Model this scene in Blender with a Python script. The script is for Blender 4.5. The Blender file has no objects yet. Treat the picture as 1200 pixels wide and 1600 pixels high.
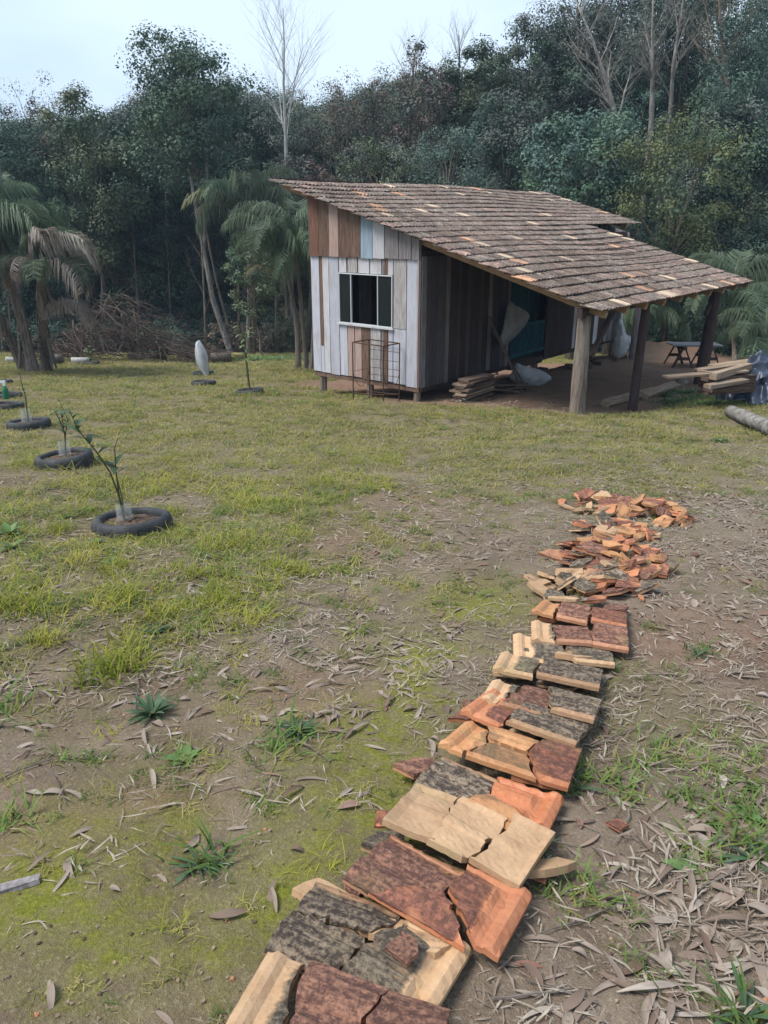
import bpy, math, random
import numpy as np
from mathutils import Vector, Matrix
from mathutils.geometry import delaunay_2d_cdt

sc = bpy.context.scene
C = sc.collection
R = math.radians
rng = np.random.default_rng(7)
random.seed(7)

# ------------------------------------------------------------------ camera, sky, sun, exposure
F, PITCH, CAMZ = 1217.0, 0.362, 1.6           # focal length in pixels of the 1200x1600 photograph
cam = bpy.data.cameras.new('camera')
cam.sensor_fit = 'VERTICAL'; cam.sensor_height = 24.0; cam.lens = 24.0 * F / 1600.0
cam.clip_start = 0.05; cam.clip_end = 2000
cam_o = bpy.data.objects.new('camera', cam); C.objects.link(cam_o)
cam_o.location = (0, 0, CAMZ); cam_o.rotation_euler = (math.pi/2 - PITCH, 0, 0)
sc.camera = cam_o

SUN_EL, SUN_AZ = R(58), R(258)                 # azimuth clockwise from +Y (forward): to the left of the camera
w = bpy.data.worlds.new('World'); sc.world = w; w.use_nodes = True
wt = w.node_tree
bg = wt.nodes['Background']
sky = wt.nodes.new('ShaderNodeTexSky'); sky.sky_type = 'NISHITA'; sky.sun_disc = False
sky.sun_elevation = SUN_EL; sky.sun_rotation = SUN_AZ
sky.air_density = 1.0; sky.dust_density = 3.0; sky.ozone_density = 1.5
tc = wt.nodes.new('ShaderNodeTexCoord')
mp = wt.nodes.new('ShaderNodeMapping'); mp.inputs['Scale'].default_value = (1, 1, 2.6)
wt.links.new(tc.outputs['Generated'], mp.inputs['Vector'])
nz = wt.nodes.new('ShaderNodeTexNoise'); nz.inputs['Scale'].default_value = 1.6; nz.inputs['Detail'].default_value = 5
wt.links.new(mp.outputs['Vector'], nz.inputs['Vector'])
cr = wt.nodes.new('ShaderNodeValToRGB')
cr.color_ramp.elements[0].position = 0.38; cr.color_ramp.elements[0].color = (2.5, 3.5, 4.9, 1)
cr.color_ramp.elements[1].position = 0.64; cr.color_ramp.elements[1].color = (4.6, 5.5, 6.5, 1)
wt.links.new(nz.outputs['Fac'], cr.inputs['Fac'])
mx = wt.nodes.new('ShaderNodeMix'); mx.data_type = 'RGBA'; mx.inputs[0].default_value = 0.82
wt.links.new(sky.outputs['Color'], mx.inputs[6]); wt.links.new(cr.outputs['Color'], mx.inputs[7])
wt.links.new(mx.outputs[2], bg.inputs['Color'])
bg.inputs['Strength'].default_value = 0.1

sl = bpy.data.lights.new('sun', 'SUN'); sl.energy = 2.3; sl.angle = R(26); sl.color = (1, .975, .94)
sun = bpy.data.objects.new('sun', sl); C.objects.link(sun)
sd = Vector((math.sin(SUN_AZ)*math.cos(SUN_EL), math.cos(SUN_AZ)*math.cos(SUN_EL), math.sin(SUN_EL)))
sun.rotation_euler = sd.to_track_quat('Z', 'Y').to_euler()
sun.location = (-14, -2, 18)
sc.view_settings.view_transform = 'Standard'; sc.view_settings.look = 'None'
sc.view_settings.gamma = 1; sc.view_settings.exposure = 1.02
sc.cycles.use_denoising = True
sc.cycles.max_bounces = 6; sc.cycles.diffuse_bounces = 2; sc.cycles.transparent_max_bounces = 6

# ------------------------------------------------------------------ numeric helpers
def _h(ix, iy, s):
    n = (ix.astype(np.int64)*374761393 + iy.astype(np.int64)*668265263 + s*974634151) & 0x7fffffff
    n = ((n ^ (n >> 13)) * 1274126177) & 0x7fffffff
    return ((n ^ (n >> 16)) & 0xffff) / 65535.0
def vn(x, y, s=0):
    x = np.asarray(x, float); y = np.asarray(y, float)
    ix = np.floor(x); iy = np.floor(y); fx = x-ix; fy = y-iy
    fx = fx*fx*(3-2*fx); fy = fy*fy*(3-2*fy)
    return (_h(ix,iy,s)*(1-fx)+_h(ix+1,iy,s)*fx)*(1-fy) + (_h(ix,iy+1,s)*(1-fx)+_h(ix+1,iy+1,s)*fx)*fy
def fbm(x, y, s=0, o=4):
    x = np.asarray(x, float); y = np.asarray(y, float)
    v = 0; a = .5; t = 0
    for k in range(o):
        v = v + a*vn(x*2**k+17.3*k, y*2**k-9.1*k, s+k); t += a; a *= .5
    return v/t
def ss(e0, e1, x):
    t = np.clip((np.asarray(x, float)-e0)/(e1-e0), 0, 1); return t*t*(3-2*t)

# hut frame: a runs along the long wall, b along the window wall
TH = 0.697; KX, KY, KZ = 0.707, 15.4, -1.548
SA, CA = math.sin(TH), math.cos(TH)
def loc_ab(x, y):
    dx = np.asarray(x, float)-KX; dy = np.asarray(y, float)-KY
    return dx*SA+dy*CA, -dx*CA+dy*SA
def terrace(x, y):
    a, b = loc_ab(x, y)
    return ss(-.1,1.1,a)*(1-ss(12,14,a))*ss(-4.5,-3.8,b)*(1-ss(.2,1.2,b))
def gz(x, y):
    x = np.asarray(x, float); y = np.asarray(y, float)
    z = -.12*np.minimum(y, 40) + .20*np.clip(y-42, 0, 36)
    z = z + .10*np.clip(x-16, 0, 36)*ss(14, 30, y)
    a, b = loc_ab(x, y)
    w_ = terrace(x, y)
    z = z*(1-w_) + (-1.87-.03*a)*w_
    z = z + .05*np.exp(-((x-1.2)**2/1.8+(y-4.2)**2/8))
    far = ss(.6, 3, np.hypot(x, y))
    z = z + (fbm(x*.45, y*.45, 3)-.5)*.16*far*(1-.6*w_) + (fbm(x*2.2, y*2.2, 5, 3)-.5)*.05 + (fbm(x*8, y*8, 9, 3)-.5)*.022
    # spoil bank behind the porch
    z = z + .55*np.exp(-(((x-9.6)*.8)**2/5.5+((y-25.4)+.1*(x-9.6))**2/1.0))*(.6+.8*vn(x*1.6,y*1.6,4))
    return z
def g1(x, y): return float(gz(x, y))
SP, CP = math.sin(PITCH), math.cos(PITCH)
def ray(px, py):
    X = (px-600)/F; U = (800-py)/F
    return np.array([X, CP+U*SP, -SP+U*CP])
def at(px, py, h=0.0):
    """the point of the ground (or h above it) seen at that place of the photograph"""
    d = ray(px, py); t = np.geomspace(.4, 250, 300)
    for _ in range(3):
        below = CAMZ+d[2]*t < gz(d[0]*t, d[1]*t)+h
        k = int(np.argmax(below)) if below.any() else len(t)-1
        k = max(k, 1); t = np.linspace(t[k-1], t[k], 60)
    q = t[-1]
    return Vector((d[0]*q, d[1]*q, CAMZ+d[2]*q))
def up(px, py, Y):
    d = ray(px, py); t = Y/d[1]
    return Vector((d[0]*t, Y, CAMZ+d[2]*t))

# ------------------------------------------------------------------ object helpers
def mesh(name, V, Fc, mats=(), smooth=False, mi=None, attrs=None):
    m = bpy.data.meshes.new(name)
    V = np.asarray(V, dtype=np.float32)
    if isinstance(Fc, np.ndarray):
        k = Fc.shape[1]; n = len(Fc)
        m.vertices.add(len(V)); m.vertices.foreach_set('co', V.ravel())
        m.loops.add(n*k); m.loops.foreach_set('vertex_index', Fc.astype(np.int32).ravel())
        m.polygons.add(n); m.polygons.foreach_set('loop_start', np.arange(0, n*k, k, dtype=np.int32))
        m.update(calc_edges=True)
    else:
        m.from_pydata([tuple(map(float, v)) for v in V], [], [tuple(map(int, f)) for f in Fc]); m.update()
    for q in mats: m.materials.append(q)
    if mi is not None: m.polygons.foreach_set('material_index', np.asarray(mi, dtype=np.int32))
    m.polygons.foreach_set('use_smooth', np.full(len(m.polygons), bool(smooth)))
    for k, v in (attrs or {}).items():
        m.attributes.new(k, 'FLOAT', 'POINT').data.foreach_set('value', np.asarray(v, dtype=np.float32))
    return m
def obj(name, me, parent=None, loc=None, mat=None):
    o = bpy.data.objects.new(name, me); C.objects.link(o)
    if parent is not None: o.parent = parent
    if mat is not None: o.matrix_local = mat
    elif loc is not None: o.location = loc
    return o
def tag(o, label=None, cat=None, group=None, kind=None):
    if label: o['label'] = label
    if cat: o['category'] = cat
    if group: o['group'] = group
    if kind: o['kind'] = kind
    return o
def thing(name, label, cat, loc=(0,0,0), rz=0, group=None):
    o = bpy.data.objects.new(name, None); C.objects.link(o); o.empty_display_size = .1
    o.location = loc; o.rotation_euler = (0, 0, rz)
    return tag(o, label, cat, group)
BF = [(0,3,2,1),(4,5,6,7),(0,1,5,4),(1,2,6,5),(2,3,7,6),(3,0,4,7)]
def boxv(x0,x1,y0,y1,z0,z1, j=0, rg=random):
    P = [(x0,y0,z0),(x1,y0,z0),(x1,y1,z0),(x0,y1,z0),(x0,y0,z1),(x1,y0,z1),(x1,y1,z1),(x0,y1,z1)]
    if j: P = [(a+rg.uniform(-j,j), b+rg.uniform(-j,j), c+rg.uniform(-j,j)) for a,b,c in P]
    return P
ORD = ['first','second','third','fourth','fifth','sixth','seventh','eighth','ninth','tenth','eleventh','twelfth','thirteenth','fourteenth','fifteenth','sixteenth','seventeenth','eighteenth','nineteenth','twentieth']
def ordinal(k):
    n_ = k+1
    if n_ <= 20: return ORD[k]
    tens = ['twenty','thirty','forty','fifty','sixty','seventy','eighty','ninety'][min(n_//10, 9)-2]
    return tens+'-'+ORD[n_ % 10-1] if n_ % 10 else tens[:-1]+'ieth'
def px_of(o):
    p = o.matrix_world.translation if o.matrix_world.translation.length > 0 else o.location
    return p.x/(p.y*CP-(p.z-CAMZ)*SP)
def count_left(lst, end='from the left'):
    """lst: (object, label stem); alike things told apart by their order from the left"""
    by = {}
    for o, st in lst: by.setdefault(st, []).append(o)
    for st, os_ in by.items():
        os_.sort(key=px_of)
        for k, o in enumerate(os_): o['label'] = st if len(os_) == 1 else '%s, %s %s' % (st, ordinal(k), end)
class MB:
    def __init__(s): s.V = []; s.F = []
    def add(s, V, Fc):
        n = len(s.V); s.V += [tuple(v) for v in V]; s.F += [tuple(i+n for i in f) for f in Fc]; return s
    def box(s, *a, j=0): return s.add(boxv(*a, j=j), BF)
    def beam(s, p, q, w_, h_, upv=(0,0,1)):
        p = Vector(p); q = Vector(q); d = (q-p).normalized(); u = Vector(upv)
        r = d.cross(u).normalized(); u = r.cross(d)
        V = []
        for e in (p, q):
            for sx, sy in ((-1,-1),(1,-1),(1,1),(-1,1)): V.append(e+r*sx*w_/2+u*sy*h_/2)
        return s.add(V, BF)
    def tube(s, P, rad, n=8, cap=True, rough=0, flat=None):
        P = [Vector(p) for p in P]; base = len(s.V); prev = None
        for i, p in enumerate(P):
            d = (P[min(i+1,len(P)-1)]-P[max(i-1,0)]).normalized()
            if prev is None:
                prev = d.orthogonal().normalized()
            r = (prev - d*prev.dot(d)).normalized(); prev = r; t = d.cross(r)
            rr = rad[i] if hasattr(rad, '__len__') else rad
            for k in range(n):
                a = 2*math.pi*k/n; q = rr*(1+rough*random.uniform(-1,1))
                s.V.append(tuple(p + (r*math.cos(a)+t*math.sin(a))*q))
        for i in range(len(P)-1):
            for k in range(n):
                k2 = (k+1) % n
                s.F.append((base+i*n+k, base+i*n+k2, base+(i+1)*n+k2, base+(i+1)*n+k))
        if cap:
            s.F.append(tuple(base+k for k in range(n))[::-1]); s.F.append(tuple(base+(len(P)-1)*n+k for k in range(n)))
        return s
    def build(s, name, mat, parent=None, loc=None, smooth=False, M_=None):
        return obj(name, mesh(name, s.V, s.F, [mat], smooth), parent, loc, M_)

_vc = bpy.data.collections.new('scatter_sources')      # never linked: only feeds the scattering of stuff
def scatter(name, P, rot, scl, variants, idx, label, cat=None):
    col = bpy.data.collections.new(name+'_kinds')
    for k, me in enumerate(variants):
        o = bpy.data.objects.new('%s_kind_%02d' % (name, k), me); col.objects.link(o)
    me = bpy.data.meshes.new(name); P = np.asarray(P, np.float32)
    me.vertices.add(len(P)); me.vertices.foreach_set('co', P.ravel())
    me.attributes.new('rot','FLOAT_VECTOR','POINT').data.foreach_set('vector', np.asarray(rot,np.float32).ravel())
    me.attributes.new('scl','FLOAT','POINT').data.foreach_set('value', np.asarray(scl,np.float32))
    me.attributes.new('idx','INT','POINT').data.foreach_set('value', np.asarray(idx,np.int32))
    ng = bpy.data.node_groups.new(name, 'GeometryNodeTree')
    ng.interface.new_socket('Geometry', in_out='INPUT', socket_type='NodeSocketGeometry')
    ng.interface.new_socket('Geometry', in_out='OUTPUT', socket_type='NodeSocketGeometry')
    gi = ng.nodes.new('NodeGroupInput'); go = ng.nodes.new('NodeGroupOutput')
    ci = ng.nodes.new('GeometryNodeCollectionInfo'); ci.inputs['Collection'].default_value = col
    ci.inputs['Separate Children'].default_value = True; ci.inputs['Reset Children'].default_value = True
    ip = ng.nodes.new('GeometryNodeInstanceOnPoints'); ip.inputs['Pick Instance'].default_value = True
    def na(n, t):
        q = ng.nodes.new('GeometryNodeInputNamedAttribute'); q.data_type = t; q.inputs['Name'].default_value = n; return q.outputs['Attribute']
    L = ng.links.new
    L(gi.outputs[0], ip.inputs['Points']); L(ci.outputs[0], ip.inputs['Instance'])
    L(na('idx','INT'), ip.inputs['Instance Index']); L(na('rot','FLOAT_VECTOR'), ip.inputs['Rotation']); L(na('scl','FLOAT'), ip.inputs['Scale'])
    L(ip.outputs[0], go.inputs[0])
    o = obj(name, me); md = o.modifiers.new('scatter','NODES'); md.node_group = ng
    return tag(o, label, cat, kind='stuff')

# ------------------------------------------------------------------ materials
class T:
    def __init__(s, name):
        s.m = bpy.data.materials.new(name); s.m.use_nodes = True; s.t = s.m.node_tree; s.t.nodes.clear()
    def n(s, ty): return s.t.nodes.new(ty)
    def l(s, a, b):
        if isinstance(a, bpy.types.NodeSocket): s.t.links.new(a, b)
        elif isinstance(a, (tuple, list)): b.default_value = tuple(a) if len(a) == len(b.default_value) else tuple(a)+(1,)
        else: b.default_value = a
    def co(s, k='Object'): return s.n('ShaderNodeTexCoord').outputs[k]
    def pos(s): return s.n('ShaderNodeNewGeometry').outputs['Position']
    def map(s, v, sc_=(1,1,1), off=None):
        q = s.n('ShaderNodeMapping'); s.l(v, q.inputs['Vector']); q.inputs['Scale'].default_value = sc_
        if off is not None: s.l(off, q.inputs['Location'])
        return q.outputs[0]
    def rand(s): return s.n('ShaderNodeObjectInfo').outputs['Random']
    def off(s):
        q = s.n('ShaderNodeCombineXYZ'); r = s.math('MULTIPLY', s.rand(), 37.0)
        for k in range(3): s.l(r, q.inputs[k])
        return q.outputs[0]
    def noise(s, v, scale, d=4, ro=.55, dist=0):
        q = s.n('ShaderNodeTexNoise'); s.l(v, q.inputs['Vector']); q.inputs['Scale'].default_value = scale
        q.inputs['Detail'].default_value = d; q.inputs['Roughness'].default_value = ro; q.inputs['Distortion'].default_value = dist
        return q.outputs['Fac']
    def ramp(s, f, st):
        q = s.n('ShaderNodeValToRGB'); e = q.color_ramp.elements
        while len(e) < len(st): e.new(.5)
        for k, (p, c) in enumerate(st):
            e[k].position = p; e[k].color = (c, c, c, 1) if not hasattr(c, '__len__') else tuple(c)+(1,)
        s.l(f, q.inputs['Fac']); return q.outputs['Color']
    def mix(s, f, a, b, bl='MIX'):
        q = s.n('ShaderNodeMix'); q.data_type = 'RGBA'; q.blend_type = bl
        s.l(f, q.inputs[0]); s.l(a, q.inputs[6]); s.l(b, q.inputs[7]); return q.outputs[2]
    def math(s, op, a, b=0.0, clamp=False):
        q = s.n('ShaderNodeMath'); q.operation = op; q.use_clamp = clamp; s.l(a, q.inputs[0]); s.l(b, q.inputs[1]); return q.outputs[0]
    def attr(s, n_):
        q = s.n('ShaderNodeAttribute'); q.attribute_name = n_; return q.outputs['Fac']
    def hsv(s, c, h=.5, sa=1., v=1.):
        q = s.n('ShaderNodeHueSaturation'); s.l(h, q.inputs['Hue']); s.l(sa, q.inputs['Saturation']); s.l(v, q.inputs['Value']); s.l(c, q.inputs['Color']); return q.outputs[0]
    def bump(s, h, st=.5, di=.01):
        q = s.n('ShaderNodeBump'); q.inputs['Strength'].default_value = st; q.inputs['Distance'].default_value = di; s.l(h, q.inputs['Height']); return q.outputs[0]
    def out(s, col, ro=.85, nrm=None, spec=.3, metal=0, alpha=None, trans=None):
        b = s.n('ShaderNodeBsdfPrincipled'); s.l(col, b.inputs['Base Color']); s.l(ro, b.inputs['Roughness'])
        b.inputs['Specular IOR Level'].default_value = spec; b.inputs['Metallic'].default_value = metal
        if nrm is not None: s.l(nrm, b.inputs['Normal'])
        if alpha is not None: s.l(alpha, b.inputs['Alpha'])
        sh = b.outputs[0]
        if trans:
            tr = s.n('ShaderNodeBsdfTranslucent'); s.l(col, tr.inputs['Color']); ms = s.n('ShaderNodeMixShader')
            ms.inputs[0].default_value = trans; s.l(sh, ms.inputs[1]); s.l(tr.outputs[0], ms.inputs[2]); sh = ms.outputs[0]
        o = s.n('ShaderNodeOutputMaterial'); s.l(sh, o.inputs['Surface']); return s.m

def mat_leaf(name, c1, c2, trans=.13, big=.45, ro=.6):
    t = T(name); p = t.co('Object')
    f = t.noise(p, big, 3); f2 = t.noise(p, 4.0, 2)
    f = t.math('ADD', t.math('MULTIPLY', f, .6), t.math('MULTIPLY', f2, .4))
    c = t.ramp(f, [(.35, c1), (.65, c2)])
    c = t.hsv(c, t.math('ADD', t.math('MULTIPLY', t.rand(), .04), .48), .9, t.math('ADD', t.math('MULTIPLY', t.rand(), .5), .75))
    return t.out(c, ro, spec=.25, trans=trans)
def mat_grass(name, c1, c2, c3):
    t = T(name); r = t.rand(); z = t.noise(t.pos(), .9, 3)
    c = t.ramp(t.math('ADD', t.math('MULTIPLY', r, .6), t.math('MULTIPLY', z, .4)), [(.2, c1), (.5, c2), (.8, c3)])
    return t.out(c, .7, spec=.2, trans=.3)
def mat_wood(name, base, dark, ax=2, wear=(.25,.2,.16), wamt=.35, var=.35, scale=1.0, sat=1.0):
    t = T(name); o = t.off(); v = t.co('Object')
    st = [14*scale]*3; st[ax] = .9*scale
    g = t.noise(t.map(v, st, o), 3.2, 6, .65, .35)
    st2 = [3*scale]*3; st2[ax] = .7*scale
    g2 = t.noise(t.map(v, st2, o), 2.2, 5, .6)
    fine = [60*scale]*3; fine[ax] = 2.5*scale
    g3 = t.noise(t.map(v, fine, o), 2, 3)
    c = t.mix(t.ramp(g, [(.42, 0.0), (.62, 1.0)]), dark, base)
    c = t.mix(t.math('MULTIPLY', t.ramp(g2, [(.5, 0.0), (.66, 1.0)]), wamt), c, wear)
    c = t.mix(t.math('MULTIPLY', t.ramp(g3, [(.5, 0.0), (.72, 1.0)]), .35), c, dark)
    c = t.hsv(c, .5, sat, t.math('ADD', t.math('MULTIPLY', t.rand(), var), 1-var/2))
    h = t.math('ADD', g, t.math('MULTIPLY', g3, .6))
    return t.out(c, .85, t.bump(h, .6, .006), .2)
def mat_bark(name, c1, c2, c3, sc_=(6,6,1.4)):
    t = T(name); v = t.map(t.co('Object'), sc_, t.off())
    a = t.noise(v, 1.6, 6, .65, .4); b = t.noise(t.co('Object'), 1.3, 4)
    c = t.mix(t.ramp(a, [(.4, 0.), (.62, 1.)]), c1, c2)
    c = t.mix(t.math('MULTIPLY', t.ramp(b, [(.45, 0.), (.65, 1.)]), .7), c, c3)
    return t.out(c, .9, t.bump(a, .8, .03), .15)

def mat_ground():
    t = T('ground_soil'); p = t.pos()
    n1 = t.noise(p, .55, 5, .6); n2 = t.noise(p, 3.2, 6, .65); n3 = t.noise(p, 16, 6, .7); n4 = t.noise(p, 75, 4, .7); n5 = t.noise(p, 230, 3, .7)
    c = t.mix(t.ramp(n2, [(.36, 0.), (.66, 1.)]), (.145,.10,.068), (.25,.187,.135))
    c = t.mix(t.math('MULTIPLY', t.ramp(n1, [(.42, 0.), (.66, 1.)]), .6), c, (.225,.185,.135))
    red = t.math('MULTIPLY', t.attr('red'), t.ramp(t.math('ADD', t.math('MULTIPLY', n3, .5), t.math('MULTIPLY', n2, .5)), [(.35, 0.), (.6, 1.)]))
    c = t.mix(red, c, (.235,.125,.078))
    c = t.mix(t.math('MULTIPLY', t.ramp(n3, [(.5, 0.), (.7, 1.)]), .5), c, (.085,.058,.04))
    c = t.mix(t.math('MULTIPLY', t.ramp(n4, [(.54, 0.), (.68, 1.)]), .6), c, (.38,.315,.24))
    gr = t.attr('grassy')
    gcol = t.mix(t.ramp(n3, [(.35, 0.), (.65, 1.)]), (.085,.075,.03), (.20,.175,.075))
    c = t.mix(t.math('MULTIPLY', gr, .7), c, gcol)
    ms = t.math('MULTIPLY', t.attr('moss'), t.ramp(t.math('ADD', t.math('MULTIPLY', n3, .55), t.math('MULTIPLY', n2, .45)), [(.33, 0.), (.58, 1.)]))
    mcol = t.mix(t.ramp(n4, [(.35, 0.), (.65, 1.)]), (.12,.13,.018), (.225,.225,.03))
    c = t.mix(ms, c, mcol)
    c = t.mix(t.attr('wood_shade'), c, (.05,.04,.028))  # shade under the trees, painted into the forest floor as a blackish brown
    c = t.mix(t.math('MULTIPLY', t.ramp(n5, [(.56, 0.), (.70, 1.)]), .45), c, (.07,.05,.036))
    h = t.math('ADD', t.math('ADD', t.math('MULTIPLY', n3, .6), t.math('MULTIPLY', n4, .35)), t.math('MULTIPLY', n5, .16))
    return t.out(c, .93, t.bump(h, 1.0, .035), .15)

def mat_tile(name, base, base2, lich, lich2, amt, gloss=.75):
    t = T(name); v = t.co('Object'); o = t.off()
    vv = t.map(v, (1,1,1), o)
    n1 = t.noise(vv, 9, 5, .6); n2 = t.noise(vv, 60, 6, .75); st = t.noise(t.map(v, (6, 42, 20), o), 1.2, 6, .75)
    n0 = t.noise(vv, 4, 3)
    c = t.mix(t.ramp(n1, [(.35, 0.), (.65, 1.)]), base, base2)
    c = t.mix(t.math('MULTIPLY', t.ramp(n2, [(.5, 0.), (.75, 1.)]), .5), c, tuple(x*.45 for x in base2))
    lc = t.mix(t.ramp(t.math('ADD', t.math('MULTIPLY', n2, .6), t.math('MULTIPLY', st, .4)), [(.46, 0.), (.58, 1.)]), lich, lich2)
    m_ = t.math('ADD', t.math('ADD', t.attr('wear'), t.math('MULTIPLY', t.math('SUBTRACT', st, .5), 1.2)), t.math('MULTIPLY', t.math('SUBTRACT', n1, .5), 1.3))
    m_ = t.math('ADD', m_, amt-1.0)
    m_ = t.ramp(m_, [(.32, 0.), (.62, 1.)])
    c = t.mix(m_, c, lc)
    gm = t.math('MULTIPLY', t.ramp(n0, [(.58, 0.), (.70, 1.)]), .28)
    c = t.mix(gm, c, (.17,.16,.06))
    c = t.hsv(c, .5, 1, t.math('ADD', t.math('MULTIPLY', t.rand(), .35), .84))
    rr = t.math('ADD', t.math('MULTIPLY', m_, .95-gloss), gloss)
    hh = t.math('ADD', t.math('MULTIPLY', n2, m_), t.math('MULTIPLY', n2, .3))
    return t.out(c, rr, t.bump(hh, 1.0, .007), .35)
TILE = {
 'cream':  mat_tile('tile_cream_clay', (.47,.305,.175), (.39,.235,.125), (.06,.046,.035), (.24,.185,.125), 1.0),
 'beige':  mat_tile('tile_beige_clay', (.42,.27,.155), (.345,.21,.115), (.11,.085,.05), (.26,.19,.11), .35),
 'orange': mat_tile('tile_orange_clay', (.45,.185,.09), (.38,.14,.065), (.11,.05,.036), (.30,.12,.075), .85),
 'amber':  mat_tile('tile_amber_clay', (.44,.225,.10), (.37,.165,.07), (.12,.10,.05), (.26,.14,.08), .55, .6),
 'glossy': mat_tile('tile_glossy_orange_clay', (.52,.19,.08), (.46,.155,.065), (.2,.11,.07), (.3,.15,.09), .2, .22),
 'dark':   mat_tile('tile_lichened_clay', (.36,.22,.12), (.30,.16,.09), (.05,.036,.028), (.28,.21,.145), 1.2),
 'maroon': mat_tile('tile_maroon_clay', (.40,.20,.11), (.33,.15,.085), (.095,.045,.034), (.31,.155,.10), 1.12),
}
def mat_roof(name, lo, hi, clean, amt):
    t = T(name); v = t.co('Object'); o = t.off(); vv = t.map(v, (1,1,1), o)
    st = t.noise(t.map(v, (34, 3.2, 30), o), 1.3, 5, .7, .3); n2 = t.noise(vv, 26, 5, .7); n1 = t.noise(vv, 5, 4)
    f = t.math('ADD', t.math('MULTIPLY', st, .55), t.math('MULTIPLY', n2, .45))
    c = t.ramp(f, [(.42, lo), (.50, tuple(a*.55+b*.45 for a,b in zip(lo,hi))), (.59, hi)])
    k = t.ramp(t.math('ADD', t.math('MULTIPLY', n1, .6), t.math('MULTIPLY', st, .4)), [(.62-amt, 0.), (.74-amt, 1.)])
    c = t.mix(k, c, clean)
    c = t.hsv(c, .5, 1, t.math('ADD', t.math('MULTIPLY', t.rand(), .5), .75))
    return t.out(c, .9, t.bump(f, .8, .008), .2)
ROOFM = [
 mat_roof('roof_tile_dark_lichen', (.038,.03,.027), (.225,.166,.128), (.32,.235,.175), 0.03),
 mat_roof('roof_tile_brown_lichen', (.045,.034,.03), (.235,.17,.138), (.33,.22,.165), .05),
 mat_roof('roof_tile_grey_lichen', (.045,.039,.036), (.265,.21,.17), (.35,.27,.21), .05),
 mat_roof('roof_tile_pinkish', (.08,.052,.043), (.31,.22,.18), (.37,.25,.19), .1),
 mat_roof('roof_tile_clean_orange', (.20,.10,.06), (.42,.235,.145), (.43,.25,.15), .2),
 mat_roof('roof_tile_clean_cream', (.22,.165,.12), (.45,.35,.25), (.44,.34,.24), .2),
]
PL = {
 'white': mat_wood('board_whitewashed', (.54,.53,.54), (.44,.425,.43), 2, (.34,.29,.26), .7, .14),
 'lilac': mat_wood('board_lilac_white', (.50,.50,.545), (.42,.415,.45), 2, (.32,.29,.28), .7, .14),
 'mottled': mat_wood('board_mottled_white', (.47,.455,.445), (.29,.255,.235), 2, (.30,.24,.2), .5, .12),
 'blue': mat_wood('board_pale_blue', (.30,.40,.47), (.24,.29,.33), 2, (.32,.30,.28), .4, .1),
 'pink': mat_wood('board_pinkish', (.43,.31,.265), (.33,.22,.18), 2, (.40,.35,.33), .5, .12),
 'brown': mat_wood('board_brown', (.19,.115,.08), (.09,.055,.04), 2, (.23,.16,.12), .4, .2),
 'redbrown': mat_wood('board_red_brown', (.235,.12,.08), (.12,.06,.04), 2, (.2,.13,.1), .35, .15),
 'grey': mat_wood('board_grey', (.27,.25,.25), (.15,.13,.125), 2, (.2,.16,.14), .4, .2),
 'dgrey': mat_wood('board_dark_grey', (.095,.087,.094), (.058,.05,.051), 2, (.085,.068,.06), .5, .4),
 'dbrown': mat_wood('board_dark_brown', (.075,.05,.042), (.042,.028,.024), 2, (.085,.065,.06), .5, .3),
 'teal': mat_wood('board_teal_paint', (.02,.095,.12), (.014,.06,.075), 2, (.03,.08,.09), .3, .15),
 'post': mat_wood('post_weathered', (.25,.205,.165), (.12,.09,.068), 2, (.31,.27,.23), .5, .15, .6),
 'beam': mat_wood('rafter_timber', (.36,.235,.13), (.24,.145,.075), 1, (.3,.2,.13), .3, .25),
 'lumx': mat_wood('lumber_x', (.33,.245,.17), (.19,.13,.085), 0, (.36,.30,.25), .5, .5),
 'lumdark': mat_wood('lumber_dark', (.17,.115,.085), (.08,.05,.038), 0, (.22,.17,.14), .5, .5),
}
M_ALU = T('window_aluminium'); M_ALU = M_ALU.out((.55,.57,.57), .4, spec=.5)
def mat_glass():
    t = T('window_glass'); v = t.noise(t.co('Object'), 2.0, 3)
    b = t.n('ShaderNodeBsdfPrincipled'); b.inputs['Base Color'].default_value = (.008,.014,.016,1); b.inputs['Roughness'].default_value = .12
    b.inputs['Alpha'].default_value = .9; b.inputs['Specular IOR Level'].default_value = .5
    o = t.n('ShaderNodeOutputMaterial'); t.l(b.outputs[0], o.inputs['Surface']); return t.m
M_GLASS = mat_glass()
def mat_plain(name, c1, c2, scale=8, ro=.7, bst=.4, bd=.004, spec=.3, metal=0, trans=None):
    t = T(name); v = t.map(t.co('Object'), (1,1,1), t.off()); n_ = t.noise(v, scale, 5, .65)
    return t.out(t.ramp(n_, [(.35, c1), (.65, c2)]), ro, t.bump(n_, bst, bd), spec, metal, trans=trans)
M_RUST = mat_plain('rusty_iron', (.035,.022,.017), (.11,.05,.03), 30, .8)
M_RUBBER = mat_plain('tyre_rubber', (.014,.015,.017), (.05,.05,.05), 9, .7, .7, .006, .4)
M_SOIL = mat_plain('planter_soil', (.035,.022,.015), (.15,.10,.07), 22, .95, 1., .02)
M_PLASTW = mat_plain('white_plastic_sheet', (.50,.52,.53), (.66,.67,.68), 6, .45, .3, .01, .5, trans=.25)
M_SACK = mat_plain('woven_white_sack', (.29,.30,.31), (.45,.45,.45), 5, .6, .3, .01, .4, trans=.1)
M_SACKD = mat_plain('dusty_plastic_sack', (.17,.17,.17), (.30,.29,.275), 4, .55, .3, .01, .45, trans=.1)
M_TARP = mat_plain('blue_black_tarpaulin', (.013,.02,.038), (.03,.042,.07), 5, .42, .35, .01, .55)
M_BARKW = mat_bark('bark_pale', (.17,.15,.13), (.36,.33,.29), (.10,.09,.07))
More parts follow.
